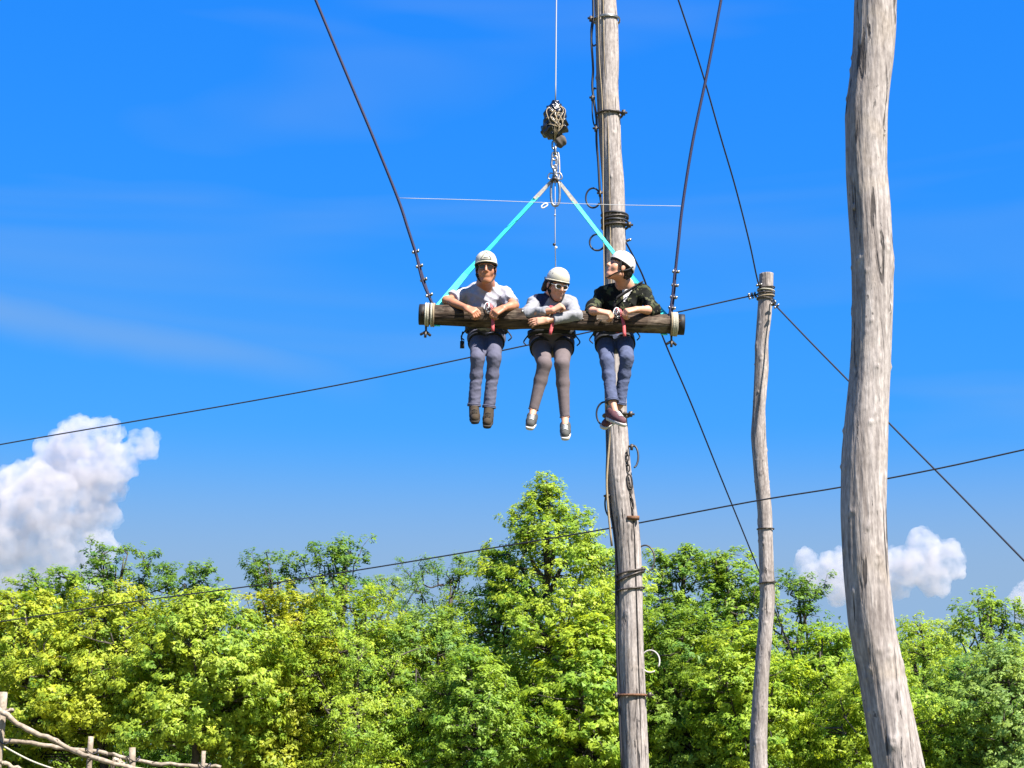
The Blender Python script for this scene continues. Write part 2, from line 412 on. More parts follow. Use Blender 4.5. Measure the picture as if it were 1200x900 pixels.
# ------------------------------------------------------------------ signed distance fields -> meshes (surface nets)
class SDF:
    def __init__(s, lo, hi, h):
        s.lo = np.asarray(lo, float); s.h = h
        s.n = np.ceil((np.asarray(hi, float) - s.lo) / h).astype(int) + 1
        s.ax = [s.lo[i] + h * np.arange(s.n[i]) for i in range(3)]
        s.d = np.full(s.n, 1.0, np.float32)
    def _sl(s, lo, hi):
        a = np.clip(np.floor((lo - s.lo) / s.h).astype(int), 0, s.n); b = np.clip(np.ceil((hi - s.lo) / s.h).astype(int) + 1, 0, s.n)
        sl = tuple(slice(a[i], b[i]) for i in range(3))
        g = [s.ax[0][sl[0]][:, None, None], s.ax[1][sl[1]][None, :, None], s.ax[2][sl[2]][None, None, :]]
        return sl, g
    def _un(s, sl, d, k):
        o = s.d[sl]
        if k > 0:
            hh = np.maximum(k - np.abs(o - d), 0) / k
            s.d[sl] = np.minimum(o, d) - hh * hh * k * 0.25
        else: s.d[sl] = np.minimum(o, d)
    def cap(s, a, b, ra, rb, k=0.02, flat=False, folds=None):
        a, b = np.asarray(a, float), np.asarray(b, float); pad = max(ra, rb) + k + 3 * s.h
        sl, (x, y, z) = s._sl(np.minimum(a, b) - pad, np.maximum(a, b) + pad)
        ba = b - a; L2 = max(ba @ ba, 1e-12)
        px, py, pz = x - a[0], y - a[1], z - a[2]
        raw = (px * ba[0] + py * ba[1] + pz * ba[2]) / L2; t = np.clip(raw, 0, 1)
        d = np.sqrt((px - ba[0] * t) ** 2 + (py - ba[1] * t) ** 2 + (pz - ba[2] * t) ** 2) - (ra + (rb - ra) * t)
        if folds:
            amp, freq, seed = folds                     # irregular creases running round the limb
            Ln = math.sqrt(L2); ax = ba / Ln; q = raw * Ln; side = px * ax[1] * 0 + px + 0.6 * py
            f1 = noise3(side * 9 + seed * 7.3, q * 30 + side * 9, py * 8 + pz * 0 + seed, 11)
            f2 = noise3(px * 16 + seed * 3.1, q * 55 - side * 20, py * 14 + pz * 0 + seed, 12)
            d = d + amp * ((np.abs(f1) - 0.35) * 1.5 + f2 * 0.5) * (0.45 + 0.55 * np.abs(2 * t - 1))
        if flat: d = np.maximum(d, (raw - 1) * math.sqrt(L2))
        s._un(sl, d, k); return s
    def ell(s, c, axes, rad, k=0.02):
        c = np.asarray(c, float); rad = np.asarray(rad, float); m = rad.max() + k + 3 * s.h
        sl, (x, y, z) = s._sl(c - m, c + m)
        q = [((x - c[0]) * a[0] + (y - c[1]) * a[1] + (z - c[2]) * a[2]) for a in axes]
        k0 = np.sqrt(sum((q[i] / rad[i]) ** 2 for i in range(3))); k1 = np.sqrt(sum((q[i] / rad[i] ** 2) ** 2 for i in range(3)))
        s._un(sl, k0 * (k0 - 1) / np.maximum(k1, 1e-6), k); return s
    def cut(s, pt, n):
        """remove everything on the side n points to"""
        x, y, z = s.ax[0][:, None, None], s.ax[1][None, :, None], s.ax[2][None, None, :]
        s.d = np.maximum(s.d, ((x - pt[0]) * n[0] + (y - pt[1]) * n[1] + (z - pt[2]) * n[2]).astype(np.float32)); return s
    def mesh(s):
        d = s.d; n = s.n; ins = d < 0
        o = lambda A_, i, j, k: A_[i:n[0] - 1 + i, j:n[1] - 1 + j, k:n[2] - 1 + k]
        cnt = sum(o(ins, i, j, k).astype(np.int8) for i in (0, 1) for j in (0, 1) for k in (0, 1))
        act = (cnt > 0) & (cnt < 8)
        idx = np.argwhere(act); num = len(idx)
        ids = np.full(act.shape, -1, np.int64); ids[act] = np.arange(num)
        acc = np.zeros((num, 3)); wsum = np.zeros(num)
        I = idx.T
        cd = {(i, j, k): d[I[0] + i, I[1] + j, I[2] + k].astype(float) for i in (0, 1) for j in (0, 1) for k in (0, 1)}
        for axis in range(3):
            for u in (0, 1):
                for v in (0, 1):
                    p = [0, 0, 0]; oth = [a for a in range(3) if a != axis]; p[oth[0]] = u; p[oth[1]] = v
                    q = list(p); q[axis] = 1
                    a, b = cd[tuple(p)], cd[tuple(q)]; m = (a < 0) != (b < 0)
                    t = np.where(m, a / np.where(m, a - b, 1), 0)
                    pos = np.tile(np.array(p, float), (num, 1)); pos[:, axis] = t
                    acc += pos * m[:, None]; wsum += m
        V = s.lo + (idx + acc / wsum[:, None]) * s.h
        F = []
        for axis in range(3):
            u, v = [(1, 2), (2, 0), (0, 1)][axis]
            sa = [slice(None)] * 3; sb = [slice(None)] * 3; sa[axis] = slice(0, -1); sb[axis] = slice(1, None)
            i0, i1 = ins[tuple(sa)], ins[tuple(sb)]
            e = np.argwhere(i0 != i1)
            e = e[(e[:, u] > 0) & (e[:, v] > 0) & (e[:, u] < n[u] - 1) & (e[:, v] < n[v] - 1)]
            fl = i0[tuple(e.T)]
            du = np.zeros(3, int); du[u] = 1; dv = np.zeros(3, int); dv[v] = 1
            c = [ids[tuple((e - du - dv).T)], ids[tuple((e - dv).T)], ids[tuple(e.T)], ids[tuple((e - du).T)]]
            q = np.stack(c, 1); q[~fl] = q[~fl][:, ::-1]; F.append(q)
        F = np.concatenate(F)
        return V, F[(F >= 0).all(1)]
    def build(s, name, mt, parent):
        V, F = s.mesh()
        return link(name, mesh_np(name, V - np.array(parent['_o']), F), mt, parent)

# ------------------------------------------------------------------ ground
def axis_pts(far, near_step, near):
    a = list(np.arange(0, near, near_step)); v = near
    while v < far: a.append(v); v *= 1.35
    a.append(far); a = np.array(a); return np.concatenate([-a[:0:-1], a])
gx = axis_pts(6000, 1.5, 60); gy = axis_pts(6000, 1.5, 70)
GX, GY = np.meshgrid(gx, gy, indexing='ij')
GV = np.stack([GX, GY, gz(GX, GY)], -1).reshape(-1, 3)
ii, jj = np.meshgrid(np.arange(len(gx) - 1), np.arange(len(gy) - 1), indexing='ij')
b0 = (ii * len(gy) + jj).ravel()
ground = link('ground', mesh_np('ground', GV, np.stack([b0, b0 + len(gy), b0 + len(gy) + 1, b0 + 1], 1)), M['ground'])
ground['kind'] = 'structure'

# ------------------------------------------------------------------ clouds (real vapour volumes, far away)
def cloud(label, lobes, dist, dens, seed, h, thin_base=False):
    rng = np.random.default_rng(seed)
    sc = dist / FPX
    S = []
    for (px, py, r) in lobes:
        S.append((W(px, py, dist) + A(0, rng.uniform(-0.5, 0.5) * r * sc, 0), r * sc))
    allS = list(S)
    for (c, r) in S:                                   # cauliflower: knobs on knobs
        for _ in range(22):
            v = unit(rng.normal(size=3) + A(0, -0.3, 0.25)); r1 = r * rng.uniform(0.22, 0.42)
            c1 = c + v * r * 0.88; allS.append((c1, r1))
            for _ in range(10):
                v2 = unit(rng.normal(size=3) + v * 0.8); r2 = r1 * rng.uniform(0.2, 0.42)
                allS.append((c1 + v2 * r1 * 0.9, r2))
    P = np.array([c for c, _ in allS]); R = np.array([r for _, r in allS])
    lo = (P - R[:, None]).min(0) - 3 * h; hi = (P + R[:, None]).max(0) + 3 * h
    f = SDF(lo, hi, h); f.d[:] = 1e4
    for c, r in allS: f.cap(c, c + A(0, 0, 1e-3), r, r, k=r * 0.12)
    V, F = f.mesh(); o0 = V.mean(0)
    zs = V[:, 2] - o0[2]
    o = link('cloud', mesh_np('cloud', V - o0, F), cloud_mat(dens, *((zs.min() * 0.75, zs.max() * 0.45) if thin_base else ())), None, o0)
    return tag(o, label, 'cloud', None)
cloud('tall puffy grey-white cumulus cloud rising behind the yellow-green trees by the fence',
      [(95, 520, 28), (122, 512, 22), (70, 545, 36), (168, 522, 19), (140, 545, 24), (110, 560, 36), (20, 580, 34), (60, 590, 44), (100, 605, 34),
       (-30, 590, 40), (0, 640, 48), (60, 650, 44), (115, 645, 24), (-40, 660, 60), (30, 700, 50), (100, 690, 34)], 1500, 0.075, 3, 1.5, True)
cloud('small white cumulus cloud seen either side of the thick bent pole',
      [(1080, 640, 20), (1110, 655, 22), (1060, 665, 26), (1095, 675, 22), (1120, 665, 13), (1030, 668, 24), (1050, 690, 14), (1000, 668, 22), (975, 665, 20), (945, 657, 14), (955, 680, 20), (985, 690, 20), (1075, 630, 12)], 1500, 0.075, 8, 1.2)
cloud('small low white cloud behind the tree beside the small cloud', [(1196, 702, 13), (1206, 694, 16), (1225, 690, 22), (1205, 718, 17)], 1500, 0.07, 5, 1.5)

# ------------------------------------------------------------------ trees
def tree(px, top, hw, y, shape, tint, label, seed, clumps=200, base=0.6, leaf=0.1, wisp=3, open_=0.0, group='trees of the wood edge', lean=0):
    rng = np.random.default_rng(seed); lsize = rng.uniform(0.8, 1.2); zf = rng.uniform(0.5, 0.95); wide = rng.uniform(0.75, 1.15)
    root = W(px, 900, y); x0 = root[0]; g = float(gz(x0, y)); o0 = A(x0, y, g - 0.05)
    ztop = W(px, top, y)[2]; H = ztop - g; R = hw * y / FPX * 0.98; zb = base
    def prof(t):
        if shape == 'cone': return np.clip(((1 - t) / 0.4) ** 0.9, 0.04, 1)
        if shape == 'tall': return np.clip(np.sin(np.pi * (0.12 + 0.86 * t ** 0.9)) ** 0.6, 0, 1)
        return np.clip(np.sin(np.pi * (0.25 + 0.73 * t)) ** 0.55, 0.05, 1)
    ph = rng.uniform(0, 6.28, 6)
    def lump(az, t): return 1 + 0.2 * np.sin(2 * az + ph[0] + 4 * t) + 0.18 * np.sin(3 * az + ph[1] - 8 * t) + 0.15 * np.sin(4 * az + ph[2] + 14 * t)
    # trunk and limbs
    V, F, n = [], [], 0
    geo = Geo()
    tz = np.linspace(0, 0.9 * H, 9)
    wob = np.cumsum(rng.normal(0, 0.05, (9, 2)), 0); wob[0] = 0
    tp = np.stack([wob[:, 0] + lean * (tz / H) ** 2, wob[:, 1], tz], 1)
    r0 = 0.028 * H / 2 + 0.05
    geo.tube(tp, np.linspace(r0, 0.02, 9), 8)
    node = [tp[3:]]
    for i in range(14):
        t0 = rng.uniform(0.18, 0.75); st = np.array([np.interp(t0 * H, tz, tp[:, k]) for k in range(3)])
        az = rng.uniform(0, 6.28); t1 = min(0.95, t0 + rng.uniform(0.12, 0.32)); rr = R * prof(t1) * 0.8
        en = A(st[0] * 0.5 + math.cos(az) * rr, st[1] * 0.5 + math.sin(az) * rr, zb + (H - zb) * t1)
        md = (st + en) / 2 + rng.normal(0, 0.12, 3) - A(0, 0, 0.15)
        lp = spline([st, md, en], 10); geo.tube(lp, np.linspace(r0 * 0.5, 0.014, len(lp)), 6); node.append(lp[2:])
    node = np.concatenate(node)
    # clumps of foliage
    K = clumps * 4
    t = rng.uniform(0, 1, K); az = rng.uniform(0, 6.28, K)
    pr = prof(t); keep = rng.uniform(0, 1, K) < pr * 0.85 + 0.12
    t, az, pr = t[keep], az[keep], pr[keep]
    rho = 1 - 0.62 * rng.uniform(0, 1, len(t)) ** 1.7
    rad = R * pr * lump(az, t) * rho
    cz = zb + (H - zb) * t
    cx = np.interp(cz, tz, tp[:, 0]); cy = np.interp(cz, tz, tp[:, 1])
    Cn = np.stack([cx + np.cos(az) * rad, cy + np.sin(az) * rad, cz], 1)
    # spread out
    sel = []; md2 = (0.40 + 0.25 * open_) ** 2
    for i in range(len(Cn)):
        if not sel or ((Cn[sel] - Cn[i]) ** 2).sum(1).min() > md2 * (0.6 if len(sel) > clumps * 0.6 else 1): sel.append(i)
        if len(sel) >= clumps: break
    Cn = Cn[sel]; tt = t[sel]; rho = rho[sel]
    cs = rng.uniform(0.24, 0.46, len(Cn)) * (1 - 0.2 * open_)
    # wispy shoots that break the outline
    ex, es = [], []
    for w in range(wisp):
        a = rng.uniform(0, 6.28); b = rng.uniform(0.1, 0.55) * R
        tw = rng.uniform(0.70, 0.9); p = A(math.cos(a) * b * prof(tw) * 1.4, math.sin(a) * b * 0.5, zb + (H - zb) * tw)
        d = unit(A(math.cos(a) * 0.5, math.sin(a) * 0.2, 1.0))
        ln = (H - p[2]) * rng.uniform(0.75, 1.05) if shape != 'cone' else 0.6
        pts = [p + d * ln * q + rng.normal(0, 0.07, 3) for q in np.linspace(0, 1, 6)]
        geo.tube(spline(pts, 12), np.linspace(0.022, 0.006, len(spline(pts, 12))), 5)
        s0 = node[((node - pts[0]) ** 2).sum(1).argmin()]; geo.tube(spline([s0, (s0 + pts[0]) / 2 - A(0, 0, 0.08), pts[0]], 6), 0.02, 5)
        node = np.vstack([node, pts])
        for q in pts[1:]:
            ex.append(q); es.append(rng.uniform(0.17, 0.28))
    if shape == 'cone':
        for q in rng.uniform(0.70, 0.97, 34):
            tq = (H * q - zb) / (H - zb); a = rng.uniform(0, 6.28); b = R * prof(tq) * rng.uniform(0.1, 0.95)
            ex.append(A(tp[-1, 0] + b * math.cos(a), tp[-1, 1] + b * math.sin(a), H * q)); es.append(rng.uniform(0.24, 0.36))
        for q in np.linspace(0.86, 1.0, 6):
            ex.append(A(tp[-1, 0] + rng.normal(0, 0.1), tp[-1, 1], H * q - 0.1)); es.append(0.22 + 0.5 * (1 - q))
        geo.tube([tp[-1], A(tp[-1, 0], tp[-1, 1], H - 0.1)], [0.02, 0.006], 5)
    if ex:
        Cn = np.concatenate([Cn, np.array(ex)]); cs = np.concatenate([cs, es]); tt = np.concatenate([tt, np.ones(len(ex))]); rho = np.concatenate([rho, np.ones(len(ex))])
    for c in Cn:
        dd = ((node - c) ** 2).sum(1) + np.where(node[:, 2] > c[2], 1.0, 0)
        s0 = node[dd.argmin()]
        if np.linalg.norm(s0 - c) > 0.1:
            m = (s0 + c) / 2 + rng.normal(0, 0.06, 3)
            geo.tube([s0, m, c], [0.024, 0.015, 0.006], 4, caps=False)
    th = thing('deciduous_tree', label, 'tree', o0, group)
    tr = link('trunk', mesh_np('trunk', np.concatenate(geo.V), geo.F), M['bark'], th)
    # leaves: sprays inside each clump
    vol = cs / 0.45
    ns = np.maximum(4, (18 * vol ** 2.0).astype(int)); ci = np.repeat(np.arange(len(Cn)), ns)
    u = rng.normal(size=(len(ci), 3)); u /= np.linalg.norm(u, axis=1)[:, None]
    u *= rng.uniform(0.25, 1, (len(ci), 1)) ** 0.5
    sc = Cn[ci] + u * cs[ci][:, None] * A(1.05, 1.05, zf)
    sdir = u + A(0, 0, 0.5)
    nl = rng.integers(14, 23, len(sc))
    back = (sc[:, 1] > 0.45 * R); nl[back] = nl[back] // 3                     # far side of the crown: sparser
    li = np.repeat(np.arange(len(sc)), nl); n = len(li)
    q = rng.normal(size=(n, 3)); q /= np.linalg.norm(q, axis=1)[:, None]; q *= rng.uniform(0.2, 1, (n, 1)) ** 0.6
    lc = sc[li] + q * 0.135 * A(1, 1, 0.7)
    axis = Cn[ci][li] - A(0, 0, zb + 0.45 * (H - zb)); axis[:, 2] *= 0.6
    axis /= np.linalg.norm(axis, axis=1)[:, None] + 1e-6
    nrm = 0.75 * sdir[li] + 0.5 * q + 0.75 * axis + A(0, 0, 0.3) + rng.normal(0, 0.36, (n, 3))
    nrm /= np.linalg.norm(nrm, axis=1)[:, None]
    d = np.cross(nrm, rng.normal(size=(n, 3))); d /= np.linalg.norm(d, axis=1)[:, None]
    s = np.cross(nrm, d)
    ll = rng.uniform(0.6, 1.4, (n, 1)) * leaf * lsize * 0.5; lw = ll * rng.uniform(0.55, 0.85, (n, 1)) * wide; sk = rng.uniform(-0.5, 0.5, (n, 1))
    V = np.stack([lc - d * ll, lc + s * lw + d * ll * sk, lc + d * ll - s * lw * 0.6], 1).reshape(-1, 3)
    F = np.arange(n * 3).reshape(-1, 3)
    me = mesh_np('crown', V, F, smooth=False)
    # natural hue differences: young yellow shoots, older green leaves
    base_c = np.array(tint)
    cl = rng.normal(0, 1, len(Cn)); sh = rng.normal(0, 1, len(sc)); lf = rng.normal(0, 1, n)
    yel = np.clip(0.24 * cl[ci][li] + 0.2 * sh[li] + 0.12 * lf, -0.6, 0.8)[:, None]
    colr = base_c * (1 + 0.16 * lf[:, None]) * np.where(yel > 0, 1 + yel * A(0.40, 0.2, -0.1), 1 + yel * A(0.75, 0.42, 0.2))
    colr = np.clip(colr, 0.004, 0.55)
    rgba = np.concatenate([colr, np.ones((n, 1))], 1).astype(np.float32)
    at = me.attributes.new('tint', 'FLOAT_COLOR', 'FACE'); at.data.foreach_set('color', rgba.ravel())
    link('crown', me, M['leaf'], th)
    return th

YEL = (0.335, 0.395, 0.036); LIME = (0.275, 0.375, 0.035); MID = (0.20, 0.31, 0.038); DEEP = (0.135, 0.24, 0.032); PALE = (0.22, 0.32, 0.08)
# px, top, half width, depth, shape, tint, label, kwargs      (back row first)
TREES = [
 (-60, 670, 95, 47, 'oak', MID, 'green tree at the wood edge, only its outer branches showing past the tall fence post', {}),
 (128, 634, 62, 50, 'oak', DEEP, 'dark green tree with a tufted crooked crown standing against the grey cumulus cloud', dict(wisp=6, open_=0.5, clumps=180)),
 (212, 655, 62, 51, 'oak', DEEP, 'dark green round-topped tree beside the tuft-crowned tree, behind the yellow trees', dict(wisp=5, open_=0.4, clumps=180)),
 (48, 664, 70, 48, 'oak', MID, 'mid green tree between the tall fence post and the grey cumulus cloud', dict(wisp=4)),
 (312, 646, 48, 49, 'oak', DEEP, 'thin airy dark tree with open branches over the yellowest lime tree', dict(wisp=7, open_=0.6, clumps=140)),
 (386, 628, 46, 49, 'tall', DEEP, 'slender dark tree with upright feathery shoots beside the thin airy tree', dict(wisp=8, open_=0.6, clumps=140)),
 (455, 672, 50, 62, 'oak', PALE, 'pale distant tree with feathery top in the dip of the tree line', dict(wisp=8, open_=0.6, clumps=150)),
 (520, 650, 62, 48, 'tall', DEEP, 'dark green tree with spiky shoots beside the tall pointed tree', dict(wisp=7, open_=0.5)),
 (722, 640, 55, 50, 'tall', DEEP, 'dark narrow tree right behind the pole the riders hang before', dict(wisp=5)),
 (800, 636, 62, 49, 'oak', MID, 'leafy tree with high rounded top between the middle pole and the slim pole', dict(wisp=5)),
 (868, 646, 66, 48, 'oak', MID, 'broad green tree whose top spreads behind the slim crooked pole', dict(wisp=5)),
 (935, 668, 52, 50, 'oak', DEEP, 'dark tree with bare twigs between the slim pole and the thick bent pole', dict(wisp=7, open_=0.8, clumps=110)),
 (1082, 722, 78, 54, 'oak', LIME, 'dense smooth-topped bright green tree right under the small cumulus cloud', dict(wisp=1, clumps=260)),
 (1168, 694, 55, 47, 'oak', MID, 'tree with a crooked tufted leader beside the small low cloud', dict(wisp=6, open_=0.4)),
 (1262, 715, 62, 48, 'oak', DEEP, 'dark tree at the wood edge past the tree with the crooked leader', {}),
 # front row
 (10, 690, 92, 42, 'oak', YEL, 'yellow-green tree behind the tall fence post', dict(wisp=3)),
 (120, 690, 95, 41, 'tall', YEL, 'yellow-green spreading tree with dark trunk behind the rustic fence', dict(wisp=3, base=1.5)),
 (228, 694, 85, 40, 'oak', (0.28, 0.37, 0.04), 'lime tree with forked dark trunk at the low end of the rustic fence', dict(wisp=3, base=1.3)),
 (322, 690, 72, 41, 'oak', (0.315, 0.36, 0.035), 'yellowest lime tree below the thin airy tree', dict(wisp=3)),
 (412, 684, 88, 41, 'oak', LIME, 'large lime green tree in front of the slender feathery tree', dict(wisp=4, clumps=220)),
 (505, 712, 75, 42, 'tall', (0.205, 0.31, 0.05), 'cool green tree in front of the spiky-shooted tree', dict(wisp=3)),
 (585, 640, 60, 45, 'tall', MID, 'mid green tree that forms the shoulder of the tall pointed tree', dict(wisp=6, open_=0.3)),
 (652, 553, 112, 44, 'cone', LIME, 'tallest tree of the wood, with a pointed conical crown', dict(wisp=4, clumps=370)),
 (560, 760, 62, 40, 'tall', MID, 'low dark green tree under the cool green tree', dict(wisp=2)),
 (690, 720, 62, 41, 'tall', LIME, 'lime green bushy tree at the foot of the tall pointed tree', dict(wisp=3)),
 (795, 715, 68, 42, 'oak', (0.195, 0.30, 0.04), 'full green tree in front of the high rounded tree, beside the middle pole', dict(wisp=3, clumps=220)),
 (880, 730, 62, 41, 'tall', LIME, 'bright green tree right behind the slim crooked pole', dict(wisp=3)),
 (955, 735, 60, 42, 'tall', (0.245, 0.355, 0.034), 'bright green tree between the slim pole and the thick bent pole', dict(wisp=4)),
 (1030, 770, 62, 40, 'tall', LIME, 'low bright tree right behind the foot of the thick bent pole', dict(wisp=2)),
 (1120, 775, 70, 41, 'tall', (0.195, 0.30, 0.04), 'leafy green tree in front of the dense smooth-topped tree', dict(wisp=3)),
 (1195, 760, 60, 40, 'oak', PALE, 'pale green tree in front of the tree with the crooked leader', dict(wisp=3)),
]
for i, (px, top, hw, y, shp, tint, lab, kw) in enumerate(TREES):
    tree(px, top, hw, y, shp, tint, lab, 100 + i * 7, **kw)
# far, dense wood behind: reads as one mass
def far_wood():
    rng = np.random.default_rng(5); n = 230000
    px = rng.uniform(-120, 1320, n); y = rng.uniform(56, 66, n)
    z = gz(0, 50) + rng.uniform(0, 1, n) * (5.0 + 0.5 * np.sin(px * 0.02) + 0.35 * np.sin(px * 0.053 + y) + 0.2 * np.sin(px * 0.21 + 2 * y))
    c = np.stack([(px - 600) / FPX * y * 1.03, y, z], 1)
    nrm = rng.normal(size=(n, 3)) * 0.7 + A(0, -0.4, 0.6); nrm /= np.linalg.norm(nrm, axis=1)[:, None]
    d = np.cross(nrm, rng.normal(size=(n, 3))); d /= np.linalg.norm(d, axis=1)[:, None]; s = np.cross(nrm, d)
    l = rng.uniform(0.05, 0.10, (n, 1))
    V = np.stack([c - d * l, c + s * l * 0.8, c + d * l - s * l * 0.4], 1).reshape(-1, 3)
    me = mesh_np('far_wood', V, np.arange(n * 3).reshape(-1, 3), False)
    col = np.array(MID) * rng.uniform(0.6, 1.2, (n, 1)); rgba = np.concatenate([col, np.ones((n, 1))], 1).astype(np.float32)
    at = me.attributes.new('tint', 'FLOAT_COLOR', 'FACE'); at.data.foreach_set('color', rgba.ravel())
    o = link('far_wood', me, M['leaf']); o['kind'] = 'stuff'
    tag(o, 'dense green wood filling the gaps behind the trees', 'wood')
far_wood()

# ------------------------------------------------------------------ poles
class Pole:
    def __init__(s, name, label, prof, y, seed, extra_top=None, knots=26, sides=72):
        s.y = y
        p = sorted(prof)
        s.py = np.array([q[0] for q in p], float); s.cx = np.array([(q[1] + q[2]) / 2 for q in p]); s.hw = np.array([(q[2] - q[1]) / 2 for q in p])
        rng = np.random.default_rng(seed)
        cs = [W(cx, py, y) for cx, py in zip(s.cx, s.py)]
        rs = [hw * np.linalg.norm(c - EYE) / FPX * 0.985 for hw, c in zip(s.hw, cs)]
        last = cs[-1]; g = float(gz(last[0], y))
        dv = (cs[-1] - cs[-3]) / max(1e-6, abs(cs[-1][2] - cs[-3][2]))
        if extra_top:
            dt = unit(cs[0] - cs[3]); L = (extra_top - cs[0][2]) / dt[2]
            cs = [cs[0] + dt * L, cs[0] + dt * L * 0.5] + cs; rs = [rs[0] * 0.86, rs[0] * 0.94] + rs
        foot = A(last[0] + dv[0] * (last[2] - g + 0.3), y, g - 0.3)
        cs.append(foot); rs.append(rs[-1] * 1.1)
        z = np.array([c[2] for c in cs])[::-1]; X = np.array([c[0] for c in cs])[::-1]; R = np.array(rs)[::-1]
        n = 900; zz = np.linspace(z[0], z[-1], n)
        # smooth interpolation
        def sm(v):
            q = np.interp(zz, z, v); k = np.hanning(23); k /= k.sum()
            return np.convolve(np.pad(q, 11, 'reflect', reflect_type='odd'), k, 'valid')
        s.zz, s.X, s.R = zz, sm(X), sm(R)
        th = np.linspace(0, 2 * np.pi, sides, endpoint=False)
        ZZ, TH = np.meshgrid(zz, th, indexing='ij')
        rr = s.R[:, None] * np.ones(sides)
        for f, a in ((2, 0.025), (3, 0.02), (5, 0.012), (8, 0.007)):
            rr = rr * (1 + a * np.sin(f * TH + rng.uniform(0, 6) + 0.6 * np.sin(ZZ * rng.uniform(0.5, 1.4) + rng.uniform(0, 6))))
        rr += 0.0035 * np.sin(TH * 13 + 3 * np.sin(ZZ * 1.1)) * np.sin(TH * 7 + ZZ * 0.8)
        for q_ in range(knots * 3):                      # knots and stubs left by lopped branches
            big = q_ % 4 == 0
            kz = rng.uniform(zz[0], zz[-1]); kt = rng.uniform(0, 6.28); ks = rng.uniform(0.016, 0.04) if big else rng.uniform(0.008, 0.016); ka = rng.uniform(0.006, 0.02) if big else rng.uniform(0.004, 0.011)
            dt = np.angle(np.exp(1j * (TH - kt))) * s.R.mean()
            q = ((ZZ - kz) / (ks * 1.5)) ** 2 + (dt / ks) ** 2
            rr += ka * np.exp(-q) - ka * (0.9 if big else 0.0) * np.exp(-q * 5)
        V = np.stack([s.X[:, None] + rr * np.cos(TH), y + rr * np.sin(TH), ZZ], -1).reshape(-1, 3)
        i, j = np.meshgrid(np.arange(n - 1), np.arange(sides), indexing='ij'); j2 = (j + 1) % sides
        F = np.stack([i * sides + j, i * sides + j2, (i + 1) * sides + j2, (i + 1) * sides + j], -1).reshape(-1, 4)
        F = [tuple(f) for f in F.tolist()] + [tuple((n - 1) * sides + k for k in range(sides))]
        o0 = A(foot[0], y, g)
        s.root = thing(name, label, 'pole', o0)
        link('shaft', mesh_np('shaft', V - o0, F), M['pole'], s.root)
    def at(s, py):
        """centre and radius where the photograph's row py meets the pole"""
        z = W(600, py, s.y)[2]
        return A(np.interp(z, s.zz, s.X), s.y, z), float(np.interp(z, s.zz, s.R))
    def band(s, py, rad, turns=1, m='dark_steel', pitch=0.02, tilt=0.0, name='band', gap=0.004, bolt=None, parent=None):
        c, r = s.at(py); pts = []
        for i in range(turns * 28 + 1):
            a = 2 * np.pi * i / 28
            pts.append(c + A(math.cos(a) * (r * 1.03 + rad + gap), math.sin(a) * (r * 1.03 + rad + gap), pitch * i / 28 - pitch * turns / 2 + tilt * math.cos(a)))
        b = Geo().tube(pts, rad, 7).build(name, M[m], s.root)
        if bolt:
            g = Geo(); d = unit(A(bolt, -0.6, 0)); e = c + d * (r * 1.04 + rad)
            g.tube([e - A(0.05, 0, 0), e + A(0.07, 0, 0)], 0.012, 6); g.box(e + A(0.03, 0, 0.0), np.eye(3), (0.018, 0.022, 0.025)); g.box(e + A(-0.03, 0, 0.0), np.eye(3), (0.015, 0.022, 0.022))
            g.build('bolt', M['dark_steel'], b)
        return b

near_pole = Pole('wooden_pole', 'thick bent barkless wooden pole in front of the small cumulus cloud',
    [(0, 1001.7, 1050.3), (35, 1001, 1049.5), (70, 999, 1046.7), (105, 994, 1042), (133, 990.7, 1039.5), (200, 991.7, 1039), (240, 994, 1043), (300, 998, 1046.5), (350, 999, 1046.5), (400, 998.3, 1044.7),
     (440, 996, 1043), (480, 992, 1041), (533, 987, 1040), (600, 986, 1038.5), (667, 989, 1041.5), (733, 995, 1048.5), (800, 1009, 1062), (867, 1020, 1076), (900, 1026, 1083)], 10.3, 4, extra_top=9.5, knots=60)
mid_pole = Pole('wooden_pole', 'tall straight wooden pole with cables and steel bands, behind the riders',
    [(0, 697, 722), (30, 698, 725), (71, 698.5, 726), (107, 699, 725), (142, 701, 727.5), (178, 703, 728.5), (213, 705.5, 732), (249, 707, 733.5), (284, 708, 734), (350, 708, 733), (430, 708, 734),
     (490, 709.5, 735), (550, 711, 740), (593, 715, 746), (620, 719, 750), (670, 723, 753), (720, 724, 754), (760, 724, 755), (830, 727, 758), (900, 730, 761)], 17.0, 9, extra_top=13.2, knots=26)
slim_pole = Pole('wooden_pole', 'slim crooked wooden pole with wires tied round its sawn top',
    [(321, 890, 906.5), (345, 889, 906), (372, 887, 904), (400, 885, 900.5), (433, 884, 901), (480, 882, 897), (510, 880, 898), (560, 884, 901), (600, 888, 905), (667, 890, 907), (700, 891, 908.5),
     (733, 889, 906), (800, 883, 901), (867, 879, 899), (900, 879, 899)], 22.0, 14, knots=40, sides=40)

